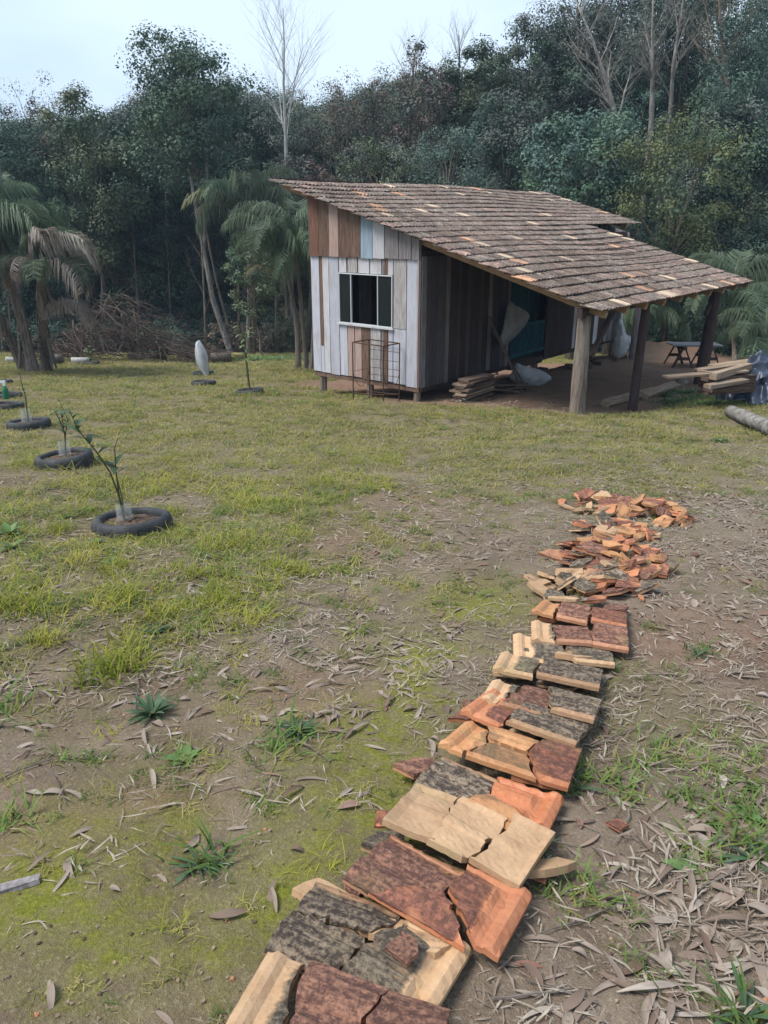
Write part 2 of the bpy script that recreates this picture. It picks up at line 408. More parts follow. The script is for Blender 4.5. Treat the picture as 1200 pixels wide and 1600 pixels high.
M_BARKP = mat_bark('bark_silver', (.30,.29,.27), (.46,.45,.42), (.17,.17,.15))
M_BARK = mat_bark('bark_brown', (.055,.045,.036), (.15,.125,.10), (.085,.085,.055))
M_BARKT = mat_bark('bark_tan', (.10,.078,.056), (.255,.205,.155), (.16,.14,.10))
M_TWIG = mat_plain('twig_bark', (.07,.055,.045), (.19,.16,.135), 9, .9)
M_STEM = mat_plain('sapling_stem', (.045,.038,.024), (.10,.09,.045), 30, .8)
M_BRUSH = mat_plain('dead_brushwood', (.05,.035,.028), (.13,.095,.075), 2, .9)
M_PALMT = mat_bark('palm_trunk_fibre', (.10,.08,.065), (.27,.225,.185), (.17,.14,.115), (16,16,.8))
M_FROND = mat_leaf('palm_green', (.075,.115,.06), (.15,.20,.115), .3, .8, .45)
M_FRONDD = mat_leaf('palm_frond_dead', (.22,.17,.135), (.38,.32,.265), .2, .8)
M_FRONDO = mat_leaf('palm_frond_olive', (.13,.13,.06), (.22,.20,.10), .2, .8)
LEAFM = {
 'dark':  mat_leaf('foliage_dark_green', (.03,.064,.048), (.082,.135,.085)),
 'green': mat_leaf('foliage_mid_green', (.045,.085,.05), (.11,.165,.085)),
 'olive': mat_leaf('foliage_olive', (.065,.085,.04), (.14,.16,.075)),
 'blue':  mat_leaf('foliage_blue_green', (.045,.09,.068), (.12,.185,.125)),
 'yellow':mat_leaf('foliage_yellow_green', (.07,.092,.03), (.175,.19,.07)),
 'brown': mat_leaf('foliage_rust_brown', (.10,.072,.052), (.21,.155,.115)),
 'grey':  mat_leaf('foliage_grey_green', (.075,.09,.075), (.16,.175,.14)),
 'sap':   mat_leaf('sapling_leaf', (.035,.075,.022), (.085,.15,.045), .3, 6, .4),
 'pale':  mat_leaf('sapling_leaf_pale', (.10,.15,.05), (.22,.27,.12), .3, 6, .4),
 'weed':  mat_leaf('weed_leaf_dark', (.04,.085,.035), (.10,.16,.065), .3, 8, .45),
 'weedl': mat_leaf('weed_leaf_bright', (.085,.15,.035), (.16,.245,.065), .3, 8, .45),
}
def mat_litter():
    t = T('dry_leaf'); r = t.rand(); n_ = t.noise(t.map(t.co('Object'), (8,30,8), t.off()), 3, 4)
    c = t.ramp(r, [(0, (.23,.17,.13)), (.22, (.32,.26,.205)), (.40, (.16,.11,.08)), (.56, (.38,.32,.265)), (.70, (.21,.15,.115)), (.85, (.12,.075,.052)), (.94, (.27,.21,.165)), (1, (.22,.10,.07))])
    c = t.mix(t.math('MULTIPLY', t.ramp(n_, [(.4, 0.), (.65, 1.)]), .4), c, (.13,.095,.072))
    return t.out(c, .75, t.bump(n_, .4, .003), .25, trans=.1)
M_LIT = mat_litter()
GR = {
 'lawn': mat_grass('grass_lawn', (.14,.15,.028), (.28,.26,.055), (.38,.32,.11)),
 'olive': mat_grass('grass_olive', (.085,.098,.024), (.175,.175,.045), (.26,.235,.075)),
 'straw': mat_grass('grass_straw', (.19,.15,.085), (.29,.235,.14), (.36,.31,.20)),
 'lime': mat_grass('grass_lime', (.17,.20,.02), (.28,.29,.03), (.36,.33,.05)),
 'fresh': mat_grass('grass_fresh', (.07,.125,.03), (.12,.19,.045), (.17,.24,.06)),
}

# ------------------------------------------------------------------ ground
def warp(lo, f0, f1, hi, st, gr):
    xs = list(np.arange(f0, f1, st)); s = st; x = xs[0]; left = []
    while x > lo: s *= gr; x -= s; left.append(x)
    s = st; x = xs[-1]; right = []
    while x < hi: s *= gr; x += s; right.append(x)
    return np.array(left[::-1]+xs+right)
gx = warp(-95, -2.2, 2.8, 95, .028, 1.045); gy = warp(-45, .6, 5.2, 125, .028, 1.035)
GX, GY = np.meshgrid(gx, gy); GZ = gz(GX, GY)
def blob(x, y, L):
    v = 0
    for px, py, rx, ry in L:
        p = at(px, py); v = np.maximum(v, np.exp(-(((x-p.x)/rx)**2+((y-p.y)/ry)**2)))
    return v
MOSS = [(330,1400,.28,.24),(690,1050,.34,.45),(560,1210,.3,.28),(120,1540,.32,.2),(250,1480,.3,.2),(480,1290,.3,.22),(20,1420,.25,.2),(420,1460,.22,.2),(740,940,.3,.35),(300,1330,.3,.22),(600,1120,.25,.25)]
REDS = [(640,780,.6,.7),(90,1290,.25,.22),(560,840,.5,.5),(480,1080,.35,.3),(250,1250,.2,.15),(1130,1000,.6,.5)]
def fields(x, y):
    a, b = loc_ab(x, y)
    n = fbm(x*1.1, y*1.1, 21, 4); n2 = fbm(x*.5, y*.5, 33, 3)
    moss = np.clip(blob(x, y, MOSS)*1.5, 0, 1)*ss(.36,.58,fbm(x*2.3, y*2.3, 25, 4))
    moss = np.clip(moss + .45*ss(.58,.7,n)*(1-ss(3.2,5,y))*(1-ss(.2,.6,x)), 0, 1)
    red = np.clip(blob(x, y, REDS)*.75, 0, 1)
    porch = ss(-.7,.1,a)*(1-ss(13,15,a))*ss(-4.1,-3.5,b)*(1-ss(.5,2.0,b)*(1-ss(.5,1.2,a)*(1-ss(4.6,5.6,b))))
    porch = np.maximum(porch, ss(-.45,-.2,a)*(1-ss(0,.3,a))*ss(-2.6,-1.6,b)*(1-ss(-.1,1,b)))
    red = np.maximum(red, porch*1.0)
    red = np.maximum(red, np.exp(-(((x-9.6)/3.4)**2+((y-25.2)/2.0)**2))*1.4)
    # how much turf covers the ground
    bare = .8*blob(x, y, [(640,790,.8,.8),(600,990,.6,.6),(1020,960,.8,.8),(800,850,.5,.5),(1130,860,.7,.6)])
    g = ss(3.2, 8.2, y+1.8*(n2-.5)*2 - .3*np.maximum(x-.3,0)*1.6)
    left = ss(1.7, 4.6, y+(n-.5)*3.4)*(1-ss(-.1,1.1,x+(n-.5)*1.2))*.9
    g = np.maximum(g, left)
    near_r = ss(.42,.60,n)*ss(.5,.9,x)*.5*(1-ss(3,5,y))
    g = np.maximum(g, near_r)
    g = np.clip(g*(1-.9*bare)*(1-porch)*(.55+.9*ss(.3,.6,n)), 0, 1)
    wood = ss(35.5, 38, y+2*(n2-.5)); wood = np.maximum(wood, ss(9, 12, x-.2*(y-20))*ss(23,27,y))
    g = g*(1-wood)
    return moss, red, g, wood, porch
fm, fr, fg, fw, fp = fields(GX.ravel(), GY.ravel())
nx, ny = len(gx), len(gy)
I = np.arange(nx*ny).reshape(ny, nx)
Q = np.stack([I[:-1,:-1], I[:-1,1:], I[1:,1:], I[1:,:-1]], -1).reshape(-1, 4)
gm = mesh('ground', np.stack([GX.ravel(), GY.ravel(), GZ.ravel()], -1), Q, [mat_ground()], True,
          attrs={'moss': fm, 'red': fr, 'grassy': fg, 'wood_shade': fw*.85})  # last mask carries the painted shade of the wood
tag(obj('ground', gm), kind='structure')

# ------------------------------------------------------------------ the hut
hut = thing('wooden_hut', 'board-clad wooden hut on short stumps with a mossy tiled lean-to roof and open porch', 'hut', (KX, KY, KZ), math.pi/2-TH)
W, H1, LEN = 2.92, 2.45, 9.4                   # window wall width, height of the board joint, length of the long wall
ZE, SE, KR, AF, LUP, LLOW, BT, BS = 1.731, 3.805, 0.2833, -.25, 11.3, 7.8, 3.913, .53
def zroof(b): return ZE + KR*(b+SE)
def plank(par, x0,x1,y0,y1,z0,z1, mat, name='plank', top=None, j=.004):
    V = boxv(x0,x1,y0,y1,z0,z1, j=j)
    if top:                                     # sloping top end: function of y or x
        V = V[:4] + [(x,y,top(x,y)) for x,y,z in V[4:]]
    return obj(name, mesh(name, V, BF, [mat]), par)
# window wall (thickness along a, boards along b); photo positions as fractions from the left edge of the wall
def fb(u): return W*(1-u)
def front(u0, u1, z0, z1, mat, proud=0.0, top=None):
    g = .0045; pr = proud+random.uniform(0,.006)
    return plank(hut, -.03-pr, -.002, fb(u1)+g, fb(u0)-g, z0, z1, PL[mat], top=top)
zw0, zw1 = 1.097, 2.063
U0, U1 = .28, .772                              # window span
low = [(0,.075,'lilac'),(.075,.115,'brown'),(.115,.18,'white'),(.18,.272,'grey')]
front(0,.082,-.02,H1,'lilac'); front(.082,.118,.55,H1,'brown'); front(.118,.18,-.03,H1,'white'); front(.082,.118,-.03,.54,'lilac')
front(.18,.272,-.04,H1,'lilac'); 
for u0,u1,m in [(.278,.35,'white'),(.362,.453,'mottled'),(.462,.562,'white'),(.568,.668,'white'),(.672,.70,'grey'),(.70,.728,'brown'),(.728,.772,'white')]:
    front(u0,u1,zw1+.03,H1,m)
front(.35,.362,zw1+.03,H1-.005,'brown',-.012); front(.453,.462,zw1+.03,H1-.005,'brown',-.012)
front(.776,.886,zw0-.02,H1,'mottled'); front(.776,.886,-.02,zw0-.03,'lilac'); front(.89,1.0,-.04,H1,'lilac')
for u0,u1,m in [(.278,.35,'lilac'),(.354,.418,'pink'),(.422,.486,'pink'),(.488,.566,'brown'),(.57,.664,'mottled'),(.668,.692,'grey'),(.692,.728,'brown'),(.73,.772,'lilac')]:
    front(u0,u1,random.uniform(-.05,0),zw0-.03,m)
gab = [(0,.1,'redbrown'),(.1,.2,'brown'),(.2,.292,'pink'),(.292,.392,'brown'),(.392,.495,'brown'),(.495,.60,'blue'),(.604,.705,'white'),(.71,.825,'grey'),(.83,.932,'grey'),(.936,1.0,'grey')]
for k,(u0,u1,m) in enumerate(gab):
    front(u0,u1,H1-.06+random.uniform(-.01,.01),0,m,.036,top=lambda x,y: zroof(y)-.05)
# trim on the corner and the sill plates
plank(hut, -.075,-.046, 0.005,.03, -.04,H1-.05, PL['pink'], 'corner_trim')
plank(hut, -.02,.10, -.0,W, -.13,-.055, PL['brown'], 'sill_beam'); plank(hut, 0.03,LEN, .012,.12, -.14,-.06, PL['dbrown'], 'sill_beam')
# long wall under the porch
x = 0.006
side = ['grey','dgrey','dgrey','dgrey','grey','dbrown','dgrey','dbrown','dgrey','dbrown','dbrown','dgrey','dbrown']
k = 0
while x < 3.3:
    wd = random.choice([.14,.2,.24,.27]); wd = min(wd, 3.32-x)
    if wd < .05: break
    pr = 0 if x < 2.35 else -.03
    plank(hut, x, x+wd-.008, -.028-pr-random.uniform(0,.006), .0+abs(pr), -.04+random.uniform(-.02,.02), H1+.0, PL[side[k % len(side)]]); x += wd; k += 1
plank(hut, 2.36, 2.42, .004,.03, -.04, H1, PL['dbrown'], 'batten')
hz_step = g1(KX+4.2*SA+.15*CA, KY+4.2*CA-.15*SA)-KZ
# doorway with a teal door and a slatted half gate
door = obj('door', mesh('door', boxv(3.40,4.95,.30,.335,-.02,2.3), BF, [PL['teal']]), hut)
for q in range(7):
    xx = 3.42+q*.22; obj('panel', mesh('panel', boxv(xx,xx+.205,.282,.299,0,2.26,j=.003), BF, [PL['teal']]), door)
gate = obj('half_gate', mesh('half_gate', MB().box(3.4,4.93,-.02,.02,.78,.85).box(3.4,4.93,-.02,.02,.12,.19).V, BF+[tuple(i+8 for i in f) for f in BF], [PL['teal']]), hut)
for q in range(13):
    xx = 3.44+q*.118; obj('slat', mesh('slat', boxv(xx,xx+.06,-.012,.012,.192,.778), BF, [PL['teal']]), gate)
plank(hut, 3.45,4.9, -.02,.26, -.18,-.03, PL['dbrown'], 'door_sill')
plank(hut, 3.55,4.8, -.26,-.03, hz_step-.1,hz_step+.17, PL['dbrown'], 'step')
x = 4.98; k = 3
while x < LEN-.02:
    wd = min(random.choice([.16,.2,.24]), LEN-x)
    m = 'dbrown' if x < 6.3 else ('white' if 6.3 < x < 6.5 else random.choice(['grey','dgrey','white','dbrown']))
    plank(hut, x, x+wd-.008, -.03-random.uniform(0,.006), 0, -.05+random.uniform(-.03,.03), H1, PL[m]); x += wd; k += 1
# wall plate and dark upper boarding above the long wall, then the walls one does not see
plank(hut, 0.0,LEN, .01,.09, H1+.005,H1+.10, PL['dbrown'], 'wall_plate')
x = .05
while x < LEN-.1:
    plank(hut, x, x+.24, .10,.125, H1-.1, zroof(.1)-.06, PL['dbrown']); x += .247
x = .01
while x < LEN-.1:
    wd = random.choice([.18,.22,.26]); plank(hut, x, min(x+wd,LEN)-.006, W-.026,W, -.04, zroof(W)-.09, PL[random.choice(['grey','dgrey','brown','white'])]); x += wd
y = .01
while y < W-.05:
    plank(hut, LEN-.028, LEN, y, min(y+.22,W-.03)-.006, -.04, 0, PL[random.choice(['grey','dgrey'])], top=lambda x,y: zroof(y)-.07); y += .22
y = .02
while y < W-.05:
    plank(hut, .03, LEN-.03, y, min(y+.2,W-.03)-.006, -.052, -.02, PL['lumdark'], 'floor_board'); y += .2
# window
win = obj('window', mesh('window', MB().box(-.062,-.012,fb(U1)-.0,fb(U0)+.0,zw1,zw1+.02).box(-.062,-.012,fb(U1),fb(U0),zw0-.02,zw0).V, BF+[tuple(i+8 for i in f) for f in BF], [M_ALU]), hut)
yl, yr = fb(U0), fb(U1)
for yy in (yl-.012, yr+.012, yl-(yl-yr)*.235, yl-(yl-yr)*.735):
    plank(win, -.058,-.02, yy-.008, yy+.008, zw0+.001, zw1-.001, M_ALU, 'frame', j=0)
plank(win, -.038,-.032, yl-(yl-yr)*.235+.011, yl-.023, zw0+.002, zw1-.002, M_GLASS, 'pane', j=0)
plank(win, -.038,-.032, yr+.023, yl-(yl-yr)*.735-.011, zw0+.002, zw1-.002, M_GLASS, 'pane', j=0)
plank(win, -.075,-.014, yr-.03,yl+.03, zw0-.055,zw0-.021, PL['white'], 'sill', j=0)
# stumps under the floor
def hz(a, b):
    return g1(KX+a*SA-b*CA, KY+a*CA+b*SA)-KZ
for a, b in [(.06,.10),(.06,1.35),(.06,2.72),(2.4,.12),(4.8,.12),(7.2,.12),(9.2,.12),(2.4,2.7),(4.8,2.7),(7.2,2.7),(9.2,2.7)]:
    z0 = hz(a,b)-.12; r = .075
    MB().tube([(a,b,z0),(a,b,-.14)], r, 7, rough=.08).build('stump', PL['post'], hut)
# porch frame
def post(a, b, r, ztop, lean=(0,0), mat='post', n=12):
    z0 = hz(a,b)-.25
    P = [(a+lean[0]*t, b+lean[1]*t, z0+(ztop-z0)*t) for t in np.linspace(0,1,9)]
    MB().tube(P, [r*(1.12-.2*t+random.uniform(-.03,.03)) for t in np.linspace(0,1,9)], n, rough=.05).build('porch_post', PL[mat], hut, smooth=True)
post(.02,-3.42,.125,zroof(-3.42)-.22,(.02,.03)); post(2.42,-3.42,.09,zroof(-3.42)-.22,(.12,0),'dbrown',8); post(6.3,-3.40,.14,zroof(-3.4)-.22,(.25,0),'dbrown',8)
post(9.0,-.6,.09,zroof(-.6)-.2,(0,0),'grey',8)
MB().beam((-.2,-3.42,zroof(-3.42)-.17),(7.6,-3.42,zroof(-3.42)-.17),.09,.15).build('porch_beam', PL['dbrown'], hut)
MB().beam((.35,-3.42,zroof(-3.42)-.95),(1.1,-3.42,zroof(-3.42)-.2),.07,.09).build('brace', PL['dbrown'], hut)
MB().beam((6.15,-3.36,zroof(-3.42)-.75),(6.75,-3.36,zroof(-3.42)-.2),.07,.11).build('brace', PL['dbrown'], hut)
for kk in range(10):
    a = .05+kk*.838
    b0 = -SE+.04
    bt = BT-.2
    r = MB().beam((a,b0,zroof(b0)-.085),(a,bt,zroof(bt)-.085),.055,.12)
    r.V[0] = (r.V[0][0], r.V[0][1]+.03, r.V[0][2]); r.build('rafter', PL['beam'], hut)
for kk in range(3):
    a = 8.5+kk*.95
    MB().beam((a,BS+.05,zroof(BS+.05)-.085),(a,BT-.2,zroof(BT-.2)-.085),.055,.12).build('rafter', PL['beam'], hut)
for kk in range(23):
    b = -SE+.12+kk*.345
    MB().beam((AF+.06,b,zroof(b)-.008),((LLOW if b < BS else LUP)-.06,b,zroof(b)-.008),.05,.03).build('batten', PL['dbrown'], hut)
# roof tiles
roof = tag(bpy.data.objects.new('roof', None), None); C.objects.link(roof); roof.parent = hut
TW, TL, GA = .222, .41, .345
nu = 9
prof = [.012*(1-math.cos(2*math.pi*2*u/(nu-1))) for u in range(nu)]
Vt = []
for zoff in (0, -.014):
    for yy, zz in ((0., .0), (TL*.5,.004), (TL, -.002)):
        for u in range(nu): Vt.append((u/(nu-1)*TW*1.06-TW*.03, yy, prof[u]+zz+zoff))
Ft = []
for l in (0, 27):
    for rr in range(2):
        for u in range(nu-1):
            q = (l+rr*nu+u, l+rr*nu+u+1, l+(rr+1)*nu+u+1, l+(rr+1)*nu+u); Ft.append(q if l == 0 else q[::-1])
for u in range(nu-1): Ft.append((u, u+27, u+28, u+1)); Ft.append((18+u+1, 18+u+28, 18+u+27, 18+u))
for rr in (0, 9): Ft.append((rr, rr+9, rr+36, rr+27)); Ft.append((rr+8, rr+35, rr+44, rr+17))
Vt = np.array(Vt)
tmesh = []
for k, m in enumerate(ROOFM):
    vv = Vt.copy(); vv[:, 2] += (vn(vv[:,0]*30+k*9, vv[:,1]*12, 3+k)-.5)*.006
    tmesh.append(mesh('roof_tile', vv, Ft, [m]))
al = math.atan(KR); tilt = math.atan(.030/GA)
tiles = []
rt = random.Random(5)
wts = [38, 24, 34, 7, 1.8, 2.4]
for row in range(23):
    b = -SE - .03 + row*GA*math.cos(al)
    a1 = LLOW if b < BS-.05 else LUP
    nc = int(round((a1-AF)/TW))
    for c in range(nc):
        a = AF + c*TW + rt.uniform(-.006,.006)
        sag = .035*math.sin(a*.75+.6)*math.sin(row*.23)
        kind = rt.choices(range(6), wts)[0]
        if row < 1 and rt.random() < .2: kind = rt.choice([3,3,5])
        if c == nc-1 and rt.random() < .2: kind = 5
        if c == 0 and rt.random() < .5: kind = rt.choice([1,2,3,3])
        M_ = Matrix.Translation((a, b+rt.uniform(-.016,.016), zroof(b)+.028+sag+rt.uniform(-.004,.005))) @ Matrix.Rotation(al-tilt+rt.uniform(-.012,.012), 4, 'X') @ Matrix.Rotation(rt.uniform(-.02,.02), 4, 'Z')
        tiles.append((M_, kind))
hm = Matrix.Translation((KX,KY,KZ)) @ Matrix.Rotation(math.pi/2-TH, 4, 'Z')
tiles.sort(key=lambda q: ((hm @ q[0]).translation-Vector((0,0,CAMZ))).length)
for M_, kind in tiles[:300]: obj('roof_tile', tmesh[kind], roof, mat=M_)
AV, AFc, AM = [], [], []
Fq = np.array(Ft)
for M_, kind in tiles[300:]:
    mm = np.array(M_); AFc.append(Fq+len(AV)*len(Vt)); AV.append(Vt @ mm[:3,:3].T + mm[:3,3]); AM += [kind]*len(Fq)
tag(obj('upper_roof_tiles', mesh('upper_roof_tiles', np.concatenate(AV), np.concatenate(AFc), ROOFM, mi=AM), roof), kind='stuff')

# ------------------------------------------------------------------ trees
def leaf_quads(P, Nrm, L, Wd, rg, droop=0.0):
    """a bent kite of two triangles for each point"""
    n = len(P)
    d = rg.normal(size=(n,3)); d[:,2] -= droop; d -= Nrm*(d*Nrm).sum(1,keepdims=True); d /= np.linalg.norm(d,axis=1,keepdims=True)+1e-9
    s = np.cross(Nrm, d); L = L*rg.uniform(.6,1.3,(n,1)); Wd = Wd*rg.uniform(.6,1.3,(n,1))
    a = P - d*L*.5; b = P + d*L*.5 - Nrm*L*.12; c = P + s*Wd*.5; e = P - s*Wd*.5
    V = np.stack([a, c, b, e], 1).reshape(-1,3)
    i = np.arange(n)[:,None]*4
    return V, np.concatenate([i+[0,1,2], i+[0,2,3]], 0)
def crown_mesh(name, mats, radii, n_clump, n_leaf, leaf, seed, clump_r=.32, hollow=.55, droop=0.2, gap=0.0, mixp=None, squash=.75):
    rg = np.random.default_rng(seed); rx, ry, rz = radii
    u = rg.normal(size=(n_clump*3,3)); u /= np.linalg.norm(u,axis=1,keepdims=True)
    lump = fbm(u[:,0]*2.2+seed, u[:,1]*2.2+u[:,2]*1.7, seed, 3)
    rad = (hollow + (1-hollow)*rg.random(len(u))**.6) * (.62+.76*lump)
    c = u*rad[:,None]*np.array([rx,ry,rz])
    keep = (c[:,2] > -rz*.92); c = c[keep][:n_clump]
    nc = len(c); per = n_leaf//nc
    cr_ = clump_r*min(rx,rz)*rg.uniform(.55,1.35,nc)
    k = np.repeat(np.arange(nc), per)
    q = rg.normal(size=(len(k),3)); q /= np.linalg.norm(q,axis=1,keepdims=True)
    rr = rg.random(len(k))**.45
    off = q*rr[:,None]*cr_[k][:,None]; off[:,2] *= squash
    P = c[k]+off; P[:,2] -= droop*.5*(off[:,0]**2+off[:,1]**2)/cr_[k]
    Nn = q*1.0 + np.array([0,0,.55]) + rg.normal(size=q.shape)*.28; Nn /= np.linalg.norm(Nn,axis=1,keepdims=True)
    V, Fc = leaf_quads(P, Nn, leaf, leaf*.52, rg, droop)
    mi = None
    if len(mats) > 1:
        pick = (rg.random(nc) < (mixp or .3)).astype(int)[k]; mi = np.concatenate([pick, pick])
    return mesh(name, V, Fc, mats, mi=mi), c
def limbs(mb, base, fork, targets, r0, seed, twig=0, r1=.02):
    rg = random.Random(seed)
    n = 6; P = [base.lerp(fork, t)+Vector((rg.uniform(-.12,.12), rg.uniform(-.12,.12), 0))*(0 < t < 1) for t in np.linspace(0,1,n)]
    mb.tube(P, [r0*(1.25-.25*min(1,t*6)-.45*t) for t in np.linspace(0,1,n)], 8)
    for tg in targets:
        tg = Vector(tg); mid = fork.lerp(tg,.5)+Vector((rg.uniform(-.3,.3),rg.uniform(-.3,.3),rg.uniform(0,.4)))*.6
        rr = r0*rg.uniform(.28,.5)
        mb.tube([fork-(fork-base).normalized()*rg.uniform(0,.5), fork.lerp(mid,.55), mid, mid.lerp(tg,.6), tg], [rr,rr*.8,rr*.6,rr*.4,r1], 5, cap=False)
        for _ in range(twig):
            s0 = mid.lerp(tg, rg.uniform(-.3,.9)); d = (tg-mid).normalized()+Vector((rg.uniform(-.9,.9),rg.uniform(-.9,.9),rg.uniform(-.2,.9)))
            e = s0+d*rg.uniform(.3,.9)
            mb.tube([s0, s0.lerp(e,.5)+Vector((rg.uniform(-.08,.08),rg.uniform(-.08,.08),.06)), e], [rr*.25,rr*.16,.006], 4, cap=False)
            for _ in range(2):
                e2 = e+(d*.5+Vector((rg.uniform(-.6,.6),rg.uniform(-.6,.6),rg.uniform(0,.7))))*rg.uniform(.2,.6)
                mb.tube([s0.lerp(e,.6), e2], [rr*.12,.005], 3, cap=False)
tree_no = [0]
def tree(px, top, bot, hw, Y, kind, label, base_px=None, bark=None, n_leaf=15000, leaf=.125, n_clump=80, clump_r=.34, hollow=.5, r0=.16, second=None, twig=0, depth=1.0, name='forest_tree', group='trees along the forest edge', trunk_to=None, droop=.2, dz=0):
    tree_no[0] += 1; sd = 100+tree_no[0]
    c = up(px, (top+bot)/2, Y); hwm = abs(up(px+hw, (top+bot)/2, Y).x-c.x); hz_ = abs(up(px, top, Y).z-up(px, bot, Y).z)/2
    bx = up(base_px if base_px is not None else px, bot, Y).x
    base = Vector((bx, Y, g1(bx, Y)-.1))
    root = thing(name, label, 'tree', base, 0, group)
    n_leaf = int(n_leaf*1.25); leaf = min(leaf, .13)*random.Random(sd).uniform(.8,1.35)
    mats = [LEAFM[kind]]+([LEAFM[second]] if second else [])
    cm, cl = crown_mesh('crown', mats, (hwm, hwm*depth, hz_), n_clump, n_leaf, leaf, sd, clump_r, hollow, droop)
    rel = c-base
    obj('crown', cm, root, rel)
    mb = MB(); rgx = random.Random(sd)
    tg = [rel+Vector(q) for q in cl[rgx.sample(range(len(cl)), min(len(cl), 14))]]
    fork = Vector((rel.x*.8, rel.y, max(rel.z-hz_*.75, rel.z*.45)))
    limbs(mb, Vector((0,0,0)), fork, tg, r0, sd, twig)
    mb.build('trunk', bark or M_BARK, root)
    return root
tree(12,165,430,80,42,'dark','dark evergreen tree at the left edge rising behind the palms')
tree(86,112,300,62,44,'brown','tree with thin rust-brown foliage against the sky at left', n_leaf=2600, n_clump=46, clump_r=.26, hollow=.35, twig=5, second='dark')
tree(150,150,420,75,41,'olive','olive green tree right of the rust-brown tree at left', second='green')
tree(215,200,440,62,44,'dark','dark tree filling the gap left of the tallest leafy tree', second='olive')
# tallest leafy tree with its two pale stems
r_ = tree(290,36,310,100,38,'green','tallest leafy tree with feathery crown above two slender pale stems', 345, M_BARKT, 13000, .16, 100, .30, .2, .07, second='dark', twig=3)
mb = MB()
mb.tube([(0,0,0), up(333,470,38)-r_.location, up(318,390,38)-r_.location, up(300,290,38)-r_.location, up(288,200,38)-r_.location], [.16,.125,.10,.075,.045], 8)
mb.tube([up(318,392,38)-r_.location, up(324,300,38)-r_.location, up(322,220,38)-r_.location, up(330,140,38)-r_.location], [.10,.085,.06,.03], 8)
mb.build('stem', M_BARKW, r_)
tree(375,115,340,66,45,'dark','dark rounded tree between the tallest leafy tree and the bare tree', second='grey')
tree(440,150,340,60,44,'grey','grey-green tree behind the bare leafless tree', second='dark')
tree(532,135,320,58,43,'brown','brownish dying tree right of the bare tree above the roof', n_leaf=5200, twig=3, second='grey')
tree(592,112,310,52,45,'grey','pale grey-green tree behind the middle of the roof ridge', n_leaf=5200, twig=4, second='olive')
tree(662,88,300,55,43,'brown','brown-grey twiggy tree above the middle of the roof', n_leaf=4200, twig=5, second='grey')
tree(742,62,300,62,44,'green','mid green tree with rounded top above the right half of the roof', second='olive')
tree(825,45,290,64,43,'grey','greyish green tree rising above the roof end', second='green', twig=3)
tree(700,190,320,62,37,'blue','low blue-green tree peeking over the roof ridge', second='grey', n_leaf=6000)
tree(590,215,320,60,38,'olive','low olive tree peeking over the roof left of centre', second='grey', n_leaf=5000)
tree(480,240,330,48,40,'brown','low brown shrubby tree over the high roof corner', second='grey', n_leaf=4000)
tree(905,168,360,82,32,'blue','rounded blue-green tree behind the low end of the roof', second='green', n_leaf=11000, leaf=.16)
tree(1052,165,440,108,30,'yellow','big yellow-green tree with drooping sprays right of the roof', second='green', n_leaf=14000, leaf=.16, droop=.7, n_clump=90, clump_r=.26)
tree(930,-10,240,95,43,'dark','tall dark tree at the top right of the hillside', second='grey', twig=4)
tree(1070,-70,220,100,43,'dark','tallest dark tree touching the top of the picture', second='blue', n_leaf=11000)
tree(1190,-40,330,90,36,'blue','large blue-green tree at the right edge', second='dark', n_leaf=12000)
tree(1195,300,520,78,29,'dark','dark bushy tree at the right edge above the tarpaulin', second='olive', n_leaf=9000)
tree(1000,330,520,80,34,'dark','dark bushy tree seen behind the porch', second='green', n_leaf=9000)
tree(1110,400,545,70,30,'dark','low dark shrub behind the sawhorse table', second='blue', n_leaf=7000)
tree(885,20,260,80,45,'grey','full grey-green tree on the skyline above the roof end', second='blue')
tree(1000,-50,200,90,46,'green','full green tree behind the upright bare trunks', second='grey', n_leaf=17000)
tree(1135,-70,200,95,45,'blue','full blue-green tree behind the brown bare tree at top right', second='green', n_leaf=17000)
tree(985,150,330,75,40,'blue','blue-green tree between the two pale leaning trunks', second='dark')
tree(1130,120,330,75,37,'grey','grey-green tree left of the right-edge tree', second='green')
tree(790,150,330,60,40,'blue','soft blue-green tree just over the right part of the ridge', second='grey')
tree(850,250,400,60,38,'green','green tree between the roof end and the round blue-green tree', second='dark')
tree(392,375,500,48,34,'olive','small olive tree on thin stems left of the hut', 410, M_BARKT, 4200, .13, 40, .3, .3, .06, second='green', name='small_tree')
tree(250,330,520,60,45,'dark','dark undergrowth tree behind the two pale stems', second='grey', n_leaf=6000)
tree(120,380,545,60,44,'dark','dark undergrowth tree behind the brush pile', second='brown', n_leaf=6000)
